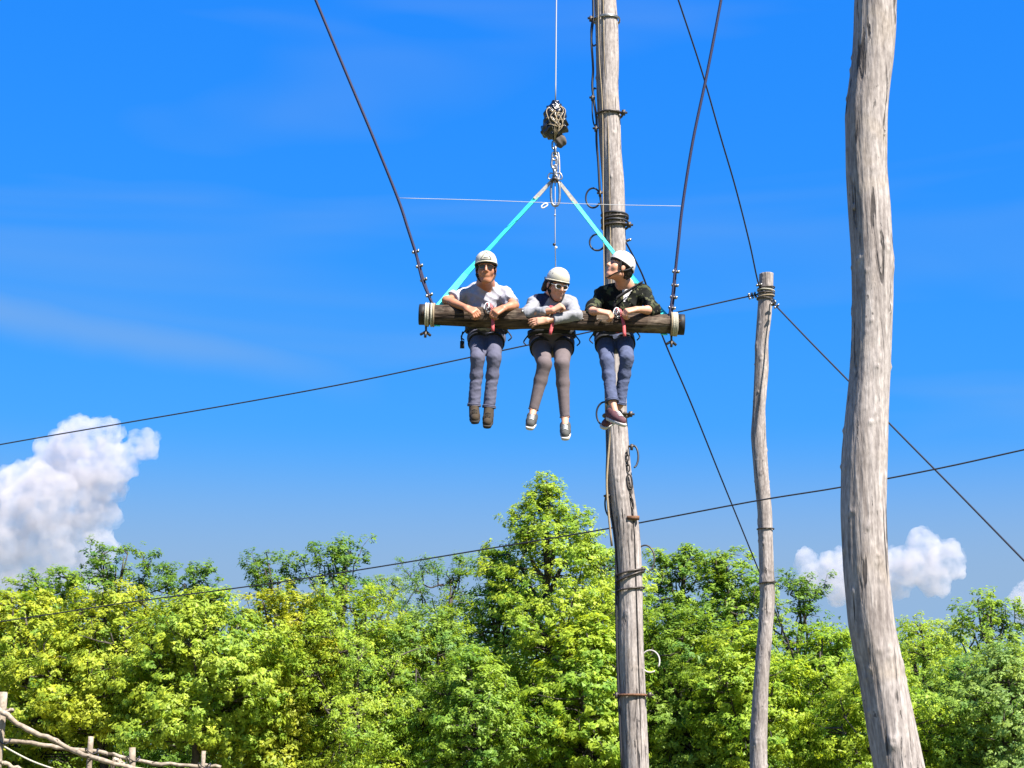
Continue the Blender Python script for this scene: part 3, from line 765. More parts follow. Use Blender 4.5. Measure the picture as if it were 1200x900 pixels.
mid_pole.band(24, 0.008, 2, 'steel', 0.012, name='wire_tie')
mid_pole.band(135, 0.013, 1, 'dark_steel', 0.0, bolt=1)
for k, py in enumerate((253, 257, 261, 266)): mid_pole.band(py, 0.0125, 1, 'dark_steel' if k % 2 else 'cable', 0.004, tilt=(-0.008, 0.01, -0.004, 0.006)[k], bolt=1 if k == 3 else None)
mid_pole.band(487, 0.014, 1, 'dark_steel', 0.0, bolt=1)
mid_pole.band(671, 0.010, 1, 'dark_steel', 0.0, tilt=0.03)
mid_pole.band(676, 0.010, 1, 'dark_steel', 0.0, tilt=0.055)
mid_pole.band(691, 0.009, 1, 'dark_steel', 0.0, tilt=0.018)
mid_pole.band(815, 0.012, 1, 'rust', 0.0, bolt=1)
for k, py in enumerate((338, 341, 344.5, 348, 351)): slim_pole.band(py, 0.009, 1, ('dark_steel', 'white_rope', 'dark_steel', 'tan_rope', 'dark_steel')[k], 0.0, tilt=(0.01, -0.01, 0.0, 0.012, -0.01)[k], name='wire_turn')
slim_pole.band(620, 0.008, 1, 'dark_steel', 0.0); slim_pole.band(683, 0.009, 1, 'dark_steel', 0.0, tilt=0.01)

# cable running down the middle pole, with spare loops tied off
def px_path(L, n=60): return spline([W(*p) for p in L], n)
yc = 16.96
pc = thing('pole_cable', 'black electric cable with tied-off loops running down the middle pole', 'cable', W(698, 260, yc))
Geo().tube(px_path([(694, -60, yc), (695, 0, yc), (695, 22, yc), (693, 45, yc), (695, 80, yc), (694, 100, yc), (696, 118, yc), (699, 140, yc), (699, 165, yc), (701, 190, yc), (703, 225, yc), (706, 250, yc), (708, 268, yc), (710, 300, yc), (711, 350, yc), (710, 430, yc), (711, 490, yc), (712, 520, yc), (711, 560, yc), (713, 585, yc), (719, 620, yc), (722, 650, yc), (722, 700, yc), (723, 760, yc), (725, 815, yc), (729, 905, yc)], 140), 0.013, 7).build('cable', M['cable'], pc)
def loop(cx, cy, rx, ry, y, r, m, a0=0, a1=360, name='loop', tilt=0):
    pts = [W(cx + rx * math.cos(math.radians(a)), cy - ry * math.sin(math.radians(a)), y + 0.05 * math.sin(math.radians(a * 0.5)) + tilt) for a in np.linspace(a0, a1, 30)]
    return Geo().tube(pts, r, 6).build(name, M[m], pc)
loop(695, 232, 8.5, 11.5, yc, 0.010, 'cable', 20, 330)
loop(700, 284, 9, 9.5, yc, 0.010, 'cable', 40, 330)
loop(696, 38, 3.5, 16, yc, 0.008, 'cable', 60, 300)
loop(697, 125, 3, 22, yc, 0.008, 'cable', 70, 290)
loop(709, 485, 10, 14, yc, 0.010, 'cable', 60, 290)
loop(742, 535, 6, 13, yc, 0.010, 'cable', -80, 95)
loop(716, 590, 7, 16, yc, 0.009, 'cable', 90, 270)
loop(756, 655, 11, 16, yc, 0.008, 'dark_steel', -80, 150)
loop(762, 775, 11, 13, yc, 0.0075, 'sleeve', -30, 300)
for (x, y_) in ((692, 22), (694, 115), (698, 151), (703, 227), (708, 265), (711, 582), (722, 815), (740, 524), (753, 668)):
    g = Geo(); c = W(x, y_, yc - 0.02); g.tube([c - A(0.03, 0, -0.006), c + A(0.03, 0, 0.012)], 0.012, 6).tube([c - A(0, 0, 0.03), c + A(0.004, 0, 0.03)], 0.015, 6); g.build('cable_tie', M['dark_steel'], pc)
for (x0, x1) in ((700, 706), (706, 714)):
    Geo().tube(px_path([(x0, -60, 16.885), (x0 + 2, 60, 16.885), (x0 + 6, 130, 16.885), (x1 + 1, 260, 16.885), (x1 + 3, 400, 16.885), (x1 + 4, 480, 16.885)], 30), 0.006, 5).build('thin_line', M['tan_rope'], pc)

# climbing rope down the pole below the shoes, and the chain with turnbuckle on the pole
yt = 16.92
o = Geo().tube(px_path([(716, 498, yt), (714, 520, yt), (712, 545, yt), (711, 570, yt), (713, 600, yt), (717, 640, yt)], 24), 0.011, 6).build('tan_rope', M['tan_rope'])
tag(o, 'tan rope hanging down the middle pole below the crossed shoes', 'rope')
tc = thing('turnbuckle_chain', 'short chain with turnbuckle hanging on the front of the middle pole', 'chain', W(738, 560, 16.78))
def chain_link(c, d, n, L, w, r, name, m, parent):
    d, n = unit(d), unit(n); s = np.cross(d, n); pts = []
    for a in np.linspace(0, 2 * np.pi, 21):
        x, z = math.cos(a), math.sin(a)
        pts.append(np.asarray(c) + s * w / 2 * np.sign(x) * abs(x) ** 0.7 + d * L / 2 * np.sign(z) * abs(z) ** 0.8)
    return Geo().tube(pts, r, 6, caps=False).build(name, M[m], parent)
pts = px_path([(735, 528, 16.885), (736, 545, 16.885), (738, 565, 16.885), (740, 585, 16.885), (742, 606, 16.885)], 14)
for i, p in enumerate(pts[:-1]):
    if 4 <= i <= 5: continue
    chain_link((p + pts[i + 1]) / 2, pts[i + 1] - p, A(0, 1, 0) if i % 2 else A(1, 0, 0), np.linalg.norm(pts[i + 1] - p) * 1.25, 0.026, 0.0062, 'chain_link', 'dark_steel', tc)
a, b = W(737, 556, 16.88), W(739, 573, 16.88)
chain_link((a + b) / 2, b - a, A(0, 1, 0), np.linalg.norm(b - a), 0.045, 0.009, 'turnbuckle', 'dark_steel', tc)
Geo().box(W(742, 607, 16.885), np.eye(3), (0.06, 0.03, 0.018)).build('end_bracket', M['rust'], tc)
Geo().tube(px_path([(743, 610, 16.88), (746, 700, 16.88), (749, 800, 16.88), (752, 900, 16.88)], 16), 0.007, 5).build('tail_wire', M['dark_steel'], tc)

# ------------------------------------------------------------------ wires across the sky
def clip(p, t, parent, s=1.0, m='steel'):
    """wire rope clip: saddle, U-bolt and two nuts"""
    t = unit(t); side = unit(np.cross(t, A(0, 1, 0))); f = np.cross(side, t)
    g = Geo(); g.box(p, (side, t, f), (0.026 * s, 0.011 * s, 0.014 * s))
    o = g.build('wire_clip', M['dark_steel'], parent)
    for q in (-1, 1):
        c = np.asarray(p) + side * q * 0.026 * s
        Geo().tube([c - f * 0.024 * s, c + f * 0.012 * s], 0.0125 * s, 6).build('nut', M[m], parent)
    Geo().tube([np.asarray(p) + side * 0.026 * s * math.cos(a) + f * (0.012 + 0.022 * math.sin(a)) * s for a in np.linspace(0, np.pi, 9)], 0.006 * s, 6).build('u_bolt', M['dark_steel'], parent)
def wire(label, L, r, m='cable', cat='wire', name='wire', n=60, clips=()):
    pts = px_path(L, n); root = thing(name, label, cat, pts[0])
    Geo().tube(pts, r, 6).build('strand', M[m], root)
    for (a, b) in clips:
        p, q = W(*a), W(*b); clip(p, q - p, root, 1.1)
    return root
wire('long dark wire crossing the tall cumulus cloud and ending at the slim pole top',
     [(-160, 551, 27), (0, 521, 26), (150, 495, 25.3), (300, 469, 24.6), (420, 446.5, 24), (545, 420, 23.5), (700, 387, 22.9), (800, 364.5, 22.4), (860, 351, 22.2), (888, 345, 22.05)], 0.010,
     clips=[((878, 347.5, 22.1), (888, 345, 22.1)), ((881.5, 346.6, 22.1), (888, 345, 22.1)), ((885, 345.8, 22.1), (888, 345, 22.1))])
wire('long dark wire crossing low in front of the tallest tree and the slim pole',
     [(-120, 742, 26), (0, 728.5, 25), (150, 706, 24), (300, 686, 23), (420, 668, 22), (560, 645, 21), (715, 619, 20), (880, 588, 19), (985, 571, 18.5), (1100, 549, 18), (1200, 527, 17.6), (1300, 505, 17.2)], 0.009)
wire('thin dark wire running steeply up from the slim pole top',
     [(896, 342, 21.9), (889, 333, 21.9), (878, 283, 21.5), (862, 220, 21), (845, 162, 20.5), (822, 82, 20), (795, 0, 19.5), (755, -120, 18.7), (698, -280, 17.2)], 0.011, clips=[((889.5, 334, 21.9), (887, 322, 21.9))])
wire('dark guy wire running down from the slim pole top and behind the thick bent pole',
     [(904, 353, 21.9), (950, 401, 21.2), (995, 447, 20.6), (1045, 499, 20), (1120, 575, 19), (1200, 657, 18), (1330, 790, 16.5)], 0.0105,
     clips=[((906.5, 355.5, 21.85), (911, 360, 21.8)), ((910, 359, 21.8), (915, 365, 21.8))])
wire('dark guy wire slanting from the middle pole behind the riders down into the trees',
     [(734, 285, 17.15), (745, 306, 17.6), (757, 333, 18.2), (776, 393, 19), (810, 473, 20.5), (845, 560, 22.3), (880, 646, 24.3), (930, 770, 27)], 0.010, 'navy_rope', clips=[((735, 282, 17.05), (740, 295, 17.1))])

# ------------------------------------------------------------------ swing beam
YL = 14.0
LA, LB = W(491, 368.5, YL), W(802, 380.5, YL)
LD = unit(LB - LA); LU = unit(A(0, 0, 1) - LD * LD[2]); LF = np.cross(LD, LU)      # along, up, towards the camera (LF.y < 0)
if LF[1] > 0: LF = -LF
LR = 0.083
def on_log(px, ang, clear=0.0):
    """point at photograph column px, angle (degrees) from the top towards the camera, clear metres off the bark"""
    c = LA + (LB - LA) * (px - 491) / 311.0; a = math.radians(ang)
    return c + (LU * math.cos(a) + LF * math.sin(a)) * (LR + clear)
beam = thing('swing_beam', 'horizontal dark wooden log that the three riders lean over', 'log', (LA + LB) / 2)
rng = np.random.default_rng(2); n, sd = 150, 44
tt = np.linspace(0.012, 0.988, n); th = np.linspace(0, 2 * np.pi, sd, endpoint=False); TT, TH = np.meshgrid(tt, th, indexing='ij')
rr = LR * (1 + 0.03 * np.sin(2 * TH + 4 * TT) + 0.025 * np.sin(3 * TH + 1 + 9 * TT) + 0.02 * np.sin(5 * TH + 13 * TT) + 0.015 * np.sin(TT * 24) + 0.012 * np.sin(9 * TH + 3 * np.sin(TT * 14)))
for _ in range(24):
    kz, kt, ks, ka = rng.uniform(0, 1), rng.uniform(0, 6.28), rng.uniform(0.015, 0.045), rng.uniform(-0.008, 0.012)
    rr += ka * np.exp(-(((TT - kz) * 2.2) / ks / 1.6) ** 2 - (np.angle(np.exp(1j * (TH - kt))) * LR / ks) ** 2)
V = (LA + (LB - LA) * TT[..., None] + rr[..., None] * (np.cos(TH)[..., None] * LU + np.sin(TH)[..., None] * LF)).reshape(-1, 3)
i, j = np.meshgrid(np.arange(n - 1), np.arange(sd), indexing='ij')
F = np.stack([i * sd + j, (i + 1) * sd + j, (i + 1) * sd + (j + 1) % sd, i * sd + (j + 1) % sd], -1).reshape(-1, 4)
F = [tuple(f) for f in F.tolist()] + [tuple(range(sd)), tuple((n - 1) * sd + k for k in range(sd - 1, -1, -1))]
link('log', mesh_np('log', V - np.array(beam['_o']), F), M['log'], beam)
def cap_ring(t0, t1):
    a, b = LA + (LB - LA) * t0, LA + (LB - LA) * t1
    return Geo().tube([a, a + (b - a) * 0.04, b - (b - a) * 0.04, b], [LR * 0.98, LR * 1.06, LR * 1.06, LR * 0.98], 32).build('end_cap', M['black'], beam)
cap_ring(0.0, 0.028); cap_ring(0.974, 1.0)
def turn(px0, px1, rad, m, name='lashing_turn', parent=None):
    pts = []
    for k in range(33):
        a = 360 * k / 32; pts.append(on_log(px0 + (px1 - px0) * k / 32, a, rad * 0.8 + 0.004))
    return Geo().tube(pts, rad, 8, caps=True).build(name, M[m], parent)
for px, m in ((499, 'white_rope'), (501.5, 'white_rope'), (505.5, 'white_rope'), (508, 'tan_rope'), (786.5, 'tan_rope'), (788.5, 'white_rope'), (790.5, 'white_rope'), (792.5, 'white_rope')):
    turn(px, px + 0.7, 0.009, m, parent=beam)
for px in (500, 787):
    g = Geo(); c = on_log(px, 178, 0.02)
    g.tube([c, c - A(0, 0, 0.05)], 0.009, 6); g.tube([c + A(-0.045, -0.02, -0.075), c + A(0, 0, -0.045), c + A(0.04, 0.0, -0.08)], [0.012, 0.016, 0.011], 6); g.tube([c + A(0.0, -0.02, -0.05), c + A(-0.005, -0.02, -0.10)], 0.011, 6)
    g.build('lashing_knot', M['dark_steel'], beam)
for px, an, r in ((612, 60, 0.012), (665, 95, 0.006), (683, 95, 0.006), (704, 100, 0.007), (716, 97, 0.007), (700, 92, 0.005)):
    Geo().ball(on_log(px, an, 0.0), r, 8).build('bolt_head', M['steel'], beam)

def swing_rope(label, L, clips):
    root = thing('swing_rope', label, 'rope', W(*L[-1]))
    pts = px_path(L, 60); Geo().tube(pts, 0.0125, 8).build('strand', M['navy_rope'], root)
    end = pts[-1]
    for i in range(len(clips)):
        p = W(clips[i][0], clips[i][1], YL - 0.03); q = W(clips[min(i + 1, 3)][0], clips[min(i + 1, 3)][1], YL - 0.03) if i < 3 else p + (p - W(clips[2][0], clips[2][1], YL - 0.03))
        clip(p, q - p, root, 0.85)
    # doubled dead end lying beside the rope
    p0 = W(clips[0][0] - 1, clips[0][1] - 4, YL - 0.045)
    Geo().tube(spline([p0, W(clips[2][0] - 2, clips[2][1], YL - 0.045), end], 14), 0.009, 6).build('dead_end', M['navy_rope'], root)
    return root
o1 = on_log(505, 5, 0.012)
swing_rope('dark blue rope slanting up from the log end beside the grey-shirted rider',
           [(270, -240, 14), (318, -125, 14), (370, 0, 14), (405, 84, 14), (437, 160, 14), (466, 232, 14), (478, 268, 14), (487, 296, 14), (495, 324, 14), (502, 345, 13.98), (507, 357, 13.97)], [(487, 295), (491.5, 312), (496.5, 328), (503, 346)])
swing_rope('dark blue rope rising steeply from the log end beside the camouflage-jacketed rider',
           [(887, -240, 14), (866, -115, 14), (845, 0, 14), (829, 84, 14), (812, 165, 14), (800, 240, 14), (795, 285, 14), (791.5, 318, 14), (790, 340, 14), (787, 364, 13.98), (784, 371, 13.95)], [(792, 318.5), (791, 334.5), (789.5, 348.5), (787.5, 361)])
tag(Geo().tube(px_path([(466, 232, 14), (560, 234.5, 14.0), (640, 237.5, 14), (720, 240, 14), (798, 241.5, 14)], 20), 0.0026, 5).build('spreader_cord', M['cord']), 'thin white cord stretched level between the two swing ropes', 'cord')

# hoist line, bag, chain, straps
tag(Geo().tube(px_path([(654, -240, 14.02), (653, -100, 14), (652, 0, 14), (651.5, 60, 14), (651, 120, 14)], 16), 0.0055, 6).build('hoist_rope', M['cord']), 'thin pale hoist rope hanging down to the black bundle', 'rope')
bag = thing('black_bundle', 'black plastic bundle bound with tan netting above the strap chain', 'bag', W(650, 145, YL))
S0 = W(650, 145, YL); f = SDF(S0 - A(0.2, 0.2, 0.33), S0 + A(0.2, 0.2, 0.3), 0.007)
bx = np.eye(3)
f.ell(W(650.5, 139, YL), bx, (0.098, 0.092, 0.15), 0.02).ell(W(646, 152, YL), bx, (0.085, 0.08, 0.085), 0.03).ell(W(641.5, 153, 13.98), bx, (0.05, 0.05, 0.05), 0.02).ell(W(660, 150, 14.0), bx, (0.045, 0.05, 0.05), 0.02).ell(W(651, 123, YL), bx, (0.035, 0.035, 0.04), 0.03)
X, Y, Z = f.ax[0][:, None, None] - S0[0], f.ax[1][None, :, None] - S0[1], f.ax[2][None, None, :] - S0[2]
f.d += (0.007 * np.sin(X * 70 + 2 * np.sin(Z * 40)) * np.sin(Y * 60 + Z * 35) + 0.005 * np.sin(Z * 95 + 3 * np.sin(X * 50))).astype(np.float32)
f.build('bundle', M['bag'], bag)
f = SDF(S0 - A(0.2, 0.2, 0.33), S0 + A(0.2, 0.2, 0.3), 0.007)
f.ell(W(656.5, 165, 14.02), bx, (0.055, 0.05, 0.062), 0.02); f.d += (0.004 * np.sin(X * 90 + Z * 60)).astype(np.float32)
f.build('loose_flap', mat('grey_canvas', (0.12, 0.10, 0.085), 0.8, noise=0.4, scale=40), bag)
for (x0, x1, x2, x3, d) in ((641, 642, 647, 650, -.085), (645, 652, 650, 650, -.1), (656, 652, 656, 651, -.1), (660, 657, 652, 651, -.095), (648, 657, 659, 652, -.095), (652, 645, 655, 651, -.102), (662, 661, 658, 652, -.075)):
    q = [(651, 121, YL - 0.03), (x0, 128, YL + d * 0.75), (x1, 137, YL + d * 1.02), (x2, 148, YL + d), (x3, 157, YL - 0.07), (650, 165, YL)]
    Geo().tube(px_path(q, 24), 0.0042, 5).build('net_cord', M['tan_rope'], bag)
for py, hw in ((131, 9), (139, 12), (147, 11.5)):
    q = [(650 + hw * math.sin(a), py + 1.5 * math.sin(3 * a), YL - 0.104 * math.cos(a)) for a in np.linspace(-1.5, 1.5, 9)]
    Geo().tube(px_path(q, 18), 0.0038, 5).build('net_cord', M['tan_rope'], bag)

hk = thing('hoist_chain', 'steel chain, shackles and long oval ring between the black bundle and the turquoise straps', 'chain', W(650, 195, YL))
vv = A(0, 0, 1)
seq = [(170, 8.5, 5, 0), (176.5, 8, 5, 1), (183, 8, 5.5, 0), (197, 6, 4.5, 0), (203, 8, 5, 1), (209, 8, 5, 0)]
for k, (py, L, w, o_) in enumerate(seq):
    chain_link(W(650 + (0.4 if k % 2 else -0.4), py, YL), vv, A(0, 1, 0) if o_ == 0 else A(1, 0.25, 0), L * 1.2 / 140, w / 140, 0.0085, 'chain_link', 'steel', hk)
chain_link(W(649.8, 190, YL), A(0.08, 0, 1), A(0, 1, 0), 15 / 140, 7 / 140, 0.0095, 'carabiner', 'steel', hk)
chain_link(W(653.6, 194, 14.03), A(-0.02, 0, 1), A(0.3, 1, 0), 34 / 140, 4 / 140, 0.007, 'side_sling', 'sleeve', hk)
chain_link(W(650.8, 226, YL + 0.02), vv, A(0, 1, 0), 33 / 140, 10.5 / 140, 0.011, 'oval_ring', 'steel', hk)
chain_link(W(645.5, 206.5, 14.02), A(0.4, 0, 1), A(0, 1, 0), 8 / 140, 6 / 140, 0.006, 'shackle', 'steel', hk)
chain_link(W(655.5, 206.5, 14.02), A(-0.4, 0, 1), A(0, 1, 0), 8 / 140, 6 / 140, 0.006, 'shackle', 'steel', hk)
Geo().tube(px_path([(646, 213, YL), (650, 209, YL - 0.02), (654, 213, YL)], 10), 0.013, 8).build('shackle_pin', M['dark_steel'], hk)
chain_link(W(638, 241, YL), A(0.75, 0, 0.5), A(0.1, 1, 0), 8 / 140, 4 / 140, 0.006, 'loose_clip', 'white_plastic', hk)

def strap(label, top, low_px, via):
    root = thing('webbing_strap', label, 'strap', W(*top))
    kp = np.array([W(*top)] + [W(*v) for v in via] + [on_log(low_px, -28, 0.012)])
    path = np.concatenate([kp[i] + (kp[i + 1] - kp[i]) * np.linspace(0, 1, 20, endpoint=(i == len(kp) - 2))[:, None] for i in range(len(kp) - 1)]); n = len(path)
    k = int(np.argmax(np.linalg.norm(path - path[0], axis=1) > 0.14 * np.linalg.norm(kp[-1] - kp[0])))
    d = unit(path[-1] - path[0]); w = unit(np.cross(d, A(0, 1, 0)))
    V, F = ribbon_arrays(path[:k + 1], w, np.linspace(0.024, 0.036, k + 1), 0.016)
    Geo().add(V, F).build('wear_sleeve', M['sleeve'], root, smooth=False)
    P = path[k - 1:]; q = (0.3 * np.sin(np.linspace(0, 5, len(P))) + 0.35) * np.sign(d[0])
    wd = [unit(w * math.cos(a) + A(0, 1, 0) * math.sin(a)) for a in q]
    V, F = ribbon_arrays(P, wd, np.linspace(0.036, 0.058, len(P)), 0.008)
    Geo().add(V, F).build('webbing', M['turquoise'], root, smooth=False)
    wrap = [on_log(low_px + 0.8 * math.sin(math.radians(a)), a, 0.008) for a in np.linspace(-28, -185, 30)]
    V, F = ribbon_arrays(wrap, LD, 0.05, 0.006)
    Geo().add(V, F).build('log_loop', M['turquoise'], root, smooth=False)
strap('turquoise webbing strap from the hoist ring to the log end beside the grey-shirted rider', (646, 212.5, YL + 0.04), 513, [(582, 282, 14.12), (546, 321, 14.12)])
strap('turquoise webbing strap from the hoist ring passing behind the helmet of the rider looking up', (655, 213, YL + 0.04), 779, [(722, 300, 14.20), (752, 340, 14.36)])
tl = thing('tag_line', 'thin white line with small clip hanging from the oval ring down behind the middle rider', 'cord', W(650, 240, YL))
Geo().tube(px_path([(650.5, 214, YL + 0.01), (650.5, 240, YL + 0.02), (650.5, 286, YL + 0.1), (651, 310, YL + 0.25), (651, 352, YL + 0.36)], 16), 0.0045, 5).build('line', M['cord'], tl)
Geo().ball(W(649.5, 286.5, YL + 0.1), 0.014, 8).build('clip', M['dark_steel'], tl)
Geo().ball(W(651.5, 290, YL + 0.1), 0.013, 8).build('clip_body', M['white_plastic'], tl)
Geo().ball(W(650.3, 252, YL + 0.03), 0.009, 8).build('knot', M['cord'], tl)

# ------------------------------------------------------------------ people
def head_frame(fwd, up):
    f = unit(fwd); u = unit(np.asarray(up, float) - f * np.dot(up, f)); r = np.cross(f, u)      # r: the person's right
    return f, u, r
def hand(S, wrist, direc, palm_n, thumb_side, curl=(35, 45, 30), sc=1.0, thumb_curl=25):
    """palm, four bent fingers and a thumb; palm_n points out of the palm (fingers curl towards it)"""
    d = unit(direc); n = unit(np.asarray(palm_n, float) - d * np.dot(palm_n, d)); s = np.cross(d, n)
    if np.dot(s, thumb_side) < 0: s = -s
    wrist = np.asarray(wrist, float)
    kn = wrist + d * 0.085 * sc
    for q in (-0.026, -0.009, 0.009, 0.026):
        S.cap(wrist + s * q * 0.65 * sc, kn + s * q * sc, 0.0165 * sc, 0.0135 * sc, 0.012)
    lens = ((0.040, 0.025, 0.019), (0.045, 0.029, 0.021), (0.042, 0.027, 0.020), (0.033, 0.021, 0.017))
    for i, q in enumerate((0.030, 0.010, -0.010, -0.029)):      # index .. little
        p = kn + s * q * sc; ang = 0.0; dd = unit(d + s * q * 2.0)
        for j in range(3):
            ang += math.radians(curl[j] + (i - 1.5) * 3)
            e = p + (dd * math.cos(ang) + n * math.sin(ang)) * lens[i][j] * sc * 1.05
            S.cap(p, e, (0.0100 - 0.0008 * j) * sc, (0.0094 - 0.0008 * j) * sc, 0.003); p = e
    b = wrist + d * 0.025 * sc + s * 0.026 * sc + n * 0.006; t1 = b + (d * 0.55 + s * 0.7 + n * 0.3) * 0.042 * sc
    t2 = t1 + unit(d * 0.85 + s * 0.12 + n * math.sin(math.radians(thumb_curl))) * 0.032 * sc
    t3 = t2 + unit(d * 0.85 - s * 0.15 + n * math.sin(math.radians(thumb_curl + 15))) * 0.024 * sc
    S.cap(b, t1, 0.0145 * sc, 0.012 * sc, 0.01).cap(t1, t2, 0.0115 * sc, 0.0105 * sc, 0.003).cap(t2, t3, 0.0105 * sc, 0.009 * sc, 0.003)

def helmet(parent, hc, f, u, r, m, tri=False, seed=0):
    """climbing helmet: domed shell with rolled rim, vents and padded lining edge"""
    root = thing_child('helmet', parent)
    a, b, c = 0.094, 0.114, 0.106            # half width, half length, height
    base = hc + u * 0.032 - f * 0.006
    def shell(th, t, k=1.0):                 # th azimuth from front towards the right, t 0 rim .. 1 crown
        drop = -0.012 * math.cos(th) * 0 - 0.030 * (0.5 - 0.5 * math.cos(th)) * (1 - t)
        ph = t * math.pi / 2
        w = math.cos(ph) ** 0.82
        bul = 1 + 0.03 * math.sin(ph * 2)
        return base + (r * math.sin(th) * a * k * bul + f * math.cos(th) * b * k * bul) * w + u * (c * k * math.sin(ph) ** 0.95 + drop)
    nT, nP = 48, 14; V = []; F = []
    for i in range(nP):
        for j in range(nT): V.append(shell(2 * np.pi * j / nT, i / nP))
    V.append(shell(0, 1.0)); top = len(V) - 1
    for j in range(nT): V.append(shell(2 * np.pi * j / nT, 0, 0.90))
    in0 = top + 1
    for j in range(nT): V.append(shell(2 * np.pi * j / nT, 0.5, 0.90))
    for i in range(nP - 1):
        for j in range(nT): F.append((i * nT + j, i * nT + (j + 1) % nT, (i + 1) * nT + (j + 1) % nT, (i + 1) * nT + j))
    for j in range(nT):
        F.append(((nP - 1) * nT + j, (nP - 1) * nT + (j + 1) % nT, top)); F.append((j, in0 + j, in0 + (j + 1) % nT, (j + 1) % nT)); F.append((in0 + j, in0 + nT + j, in0 + nT + (j + 1) % nT, in0 + (j + 1) % nT))
    Geo().add(V, F).build('shell', M[m], root)
    Geo().tube([shell(2 * np.pi * j / 48, 0.012, 1.01) for j in range(49)], 0.0045, 6, caps=False).build('rim', M[m], root)
    Geo().tube([shell(2 * np.pi * j / 40, 0, 0.93) - u * 0.006 for j in range(41)], 0.009, 6, caps=False).build('lining', M['strap'], root)
    for sd in (-1, 1):
        for th, t in ((1.25, 0.35), (1.75, 0.42), (1.5, 0.55), (2.3, 0.4)):
            g = Geo(); p = shell(sd * th, t, 1.0); nn = unit(p - base); g.ball(p - nn * 0.0045, 0.0075, 8); g.build('vent', M['print'], root)
    if tri:                                   # triangle outline printed on the front
        def fr(x, z): return shell(x * 1.0, z, 1.012)
        P = [(-0.50, 0.12), (0.0, 0.56), (0.50, 0.12), (-0.50, 0.12)]
        for (x0, z0), (x1, z1) in zip(P[:-1], P[1:]):
            Geo().tube([fr(x0 + (x1 - x0) * q, z0 + (z1 - z0) * q) for q in np.linspace(0, 1, 9)], 0.0036, 5).build('print_line', M['print'], root)
        Geo().tube([fr(q, 0.21) for q in np.linspace(-0.2, 0.2, 7)], 0.0022, 5).build('print_line', M['print'], root)
    else:
        for k in range(2):
            Geo().tube([shell(-1.1 + q, 0.5 + 0.09 * k, 1.006) for q in np.linspace(0, 0.55, 7)], 0.0026, 5).build('print_line', M['print'], root)
    # chin strap
    chin = hc - u * 0.138 + f * 0.070
    for sd in (-1, 1):
        ear = hc + r * sd * 0.080 - u * 0.060 + f * 0.005
        g = Geo()
        for q in (0.048, -0.075):
            V_, F_ = ribbon_arrays(spline([hc + r * sd * 0.088 + f * q + u * 0.026, hc + r * sd * 0.087 - u * 0.02 + f * q * 0.6, ear], 8), f, 0.013, 0.004); g.add(V_, F_)
        V_, F_ = ribbon_arrays(spline([ear, hc + r * sd * 0.070 - u * 0.092 + f * 0.035, hc + r * sd * 0.040 - u * 0.134 + f * 0.062, chin], 12), r + u * sd * 0.5, 0.018, 0.005); g.add(V_, F_)
        g.build('chin_strap', M['strap'], root)
    Geo().box(hc + r * 0.068 - u * 0.075 + f * 0.028, (f, u, r), (0.012, 0.014, 0.007)).build('buckle', M['strap'], root)
    return root
def thing_child(name, parent):
    o = bpy.data.objects.new(name, None); C.objects.link(o); o.parent = parent; o['_o'] = list(parent['_o']); o.empty_display_size = 0.05
    return o

def glasses(parent, hc, f, u, r, frame_m, size=1.0):
    root = thing_child('sunglasses', parent)
    e = hc + f * 0.097 - u * 0.014
    for sd in (-1, 1):
        c = e + r * sd * 0.031 - f * 0.006
        V, F = [], []
        ring = []
        for k in range(20):
            a = 2 * np.pi * k / 20; x, z = math.cos(a), math.sin(a)
            ring.append(c + r * 0.026 * size * np.sign(x) * abs(x) ** 0.75 + u * 0.019 * size * np.sign(z) * abs(z) ** 0.8 - f * 0.004 * (x * sd > 0) * abs(x))
        V = ring + [p - f * 0.004 for p in ring]
        F = [tuple(range(20)), tuple(range(39, 19, -1))] + [(k, 20 + k, 20 + (k + 1) % 20, (k + 1) % 20) for k in range(20)]
        Geo().add(V, F).build('lens', M['lens'], root, smooth=False)
        Geo().tube(ring + [ring[0]], 0.0042 if frame_m == 'white_plastic' else 0.0025, 6, caps=False).build('lens_rim', M[frame_m], root)
        Geo().tube([c + r * sd * 0.026 * size + u * 0.006, hc + r * sd * 0.080 - u * 0.006 + f * 0.03, hc + r * sd * 0.082 - u * 0.010 - f * 0.01], 0.0038, 6).build('temple', M[frame_m], root)
    Geo().tube([e - r * 0.010 + u * 0.005, e + f * 0.004 + u * 0.007, e + r * 0.010 + u * 0.005], 0.004, 6).build('bridge', M[frame_m], root)

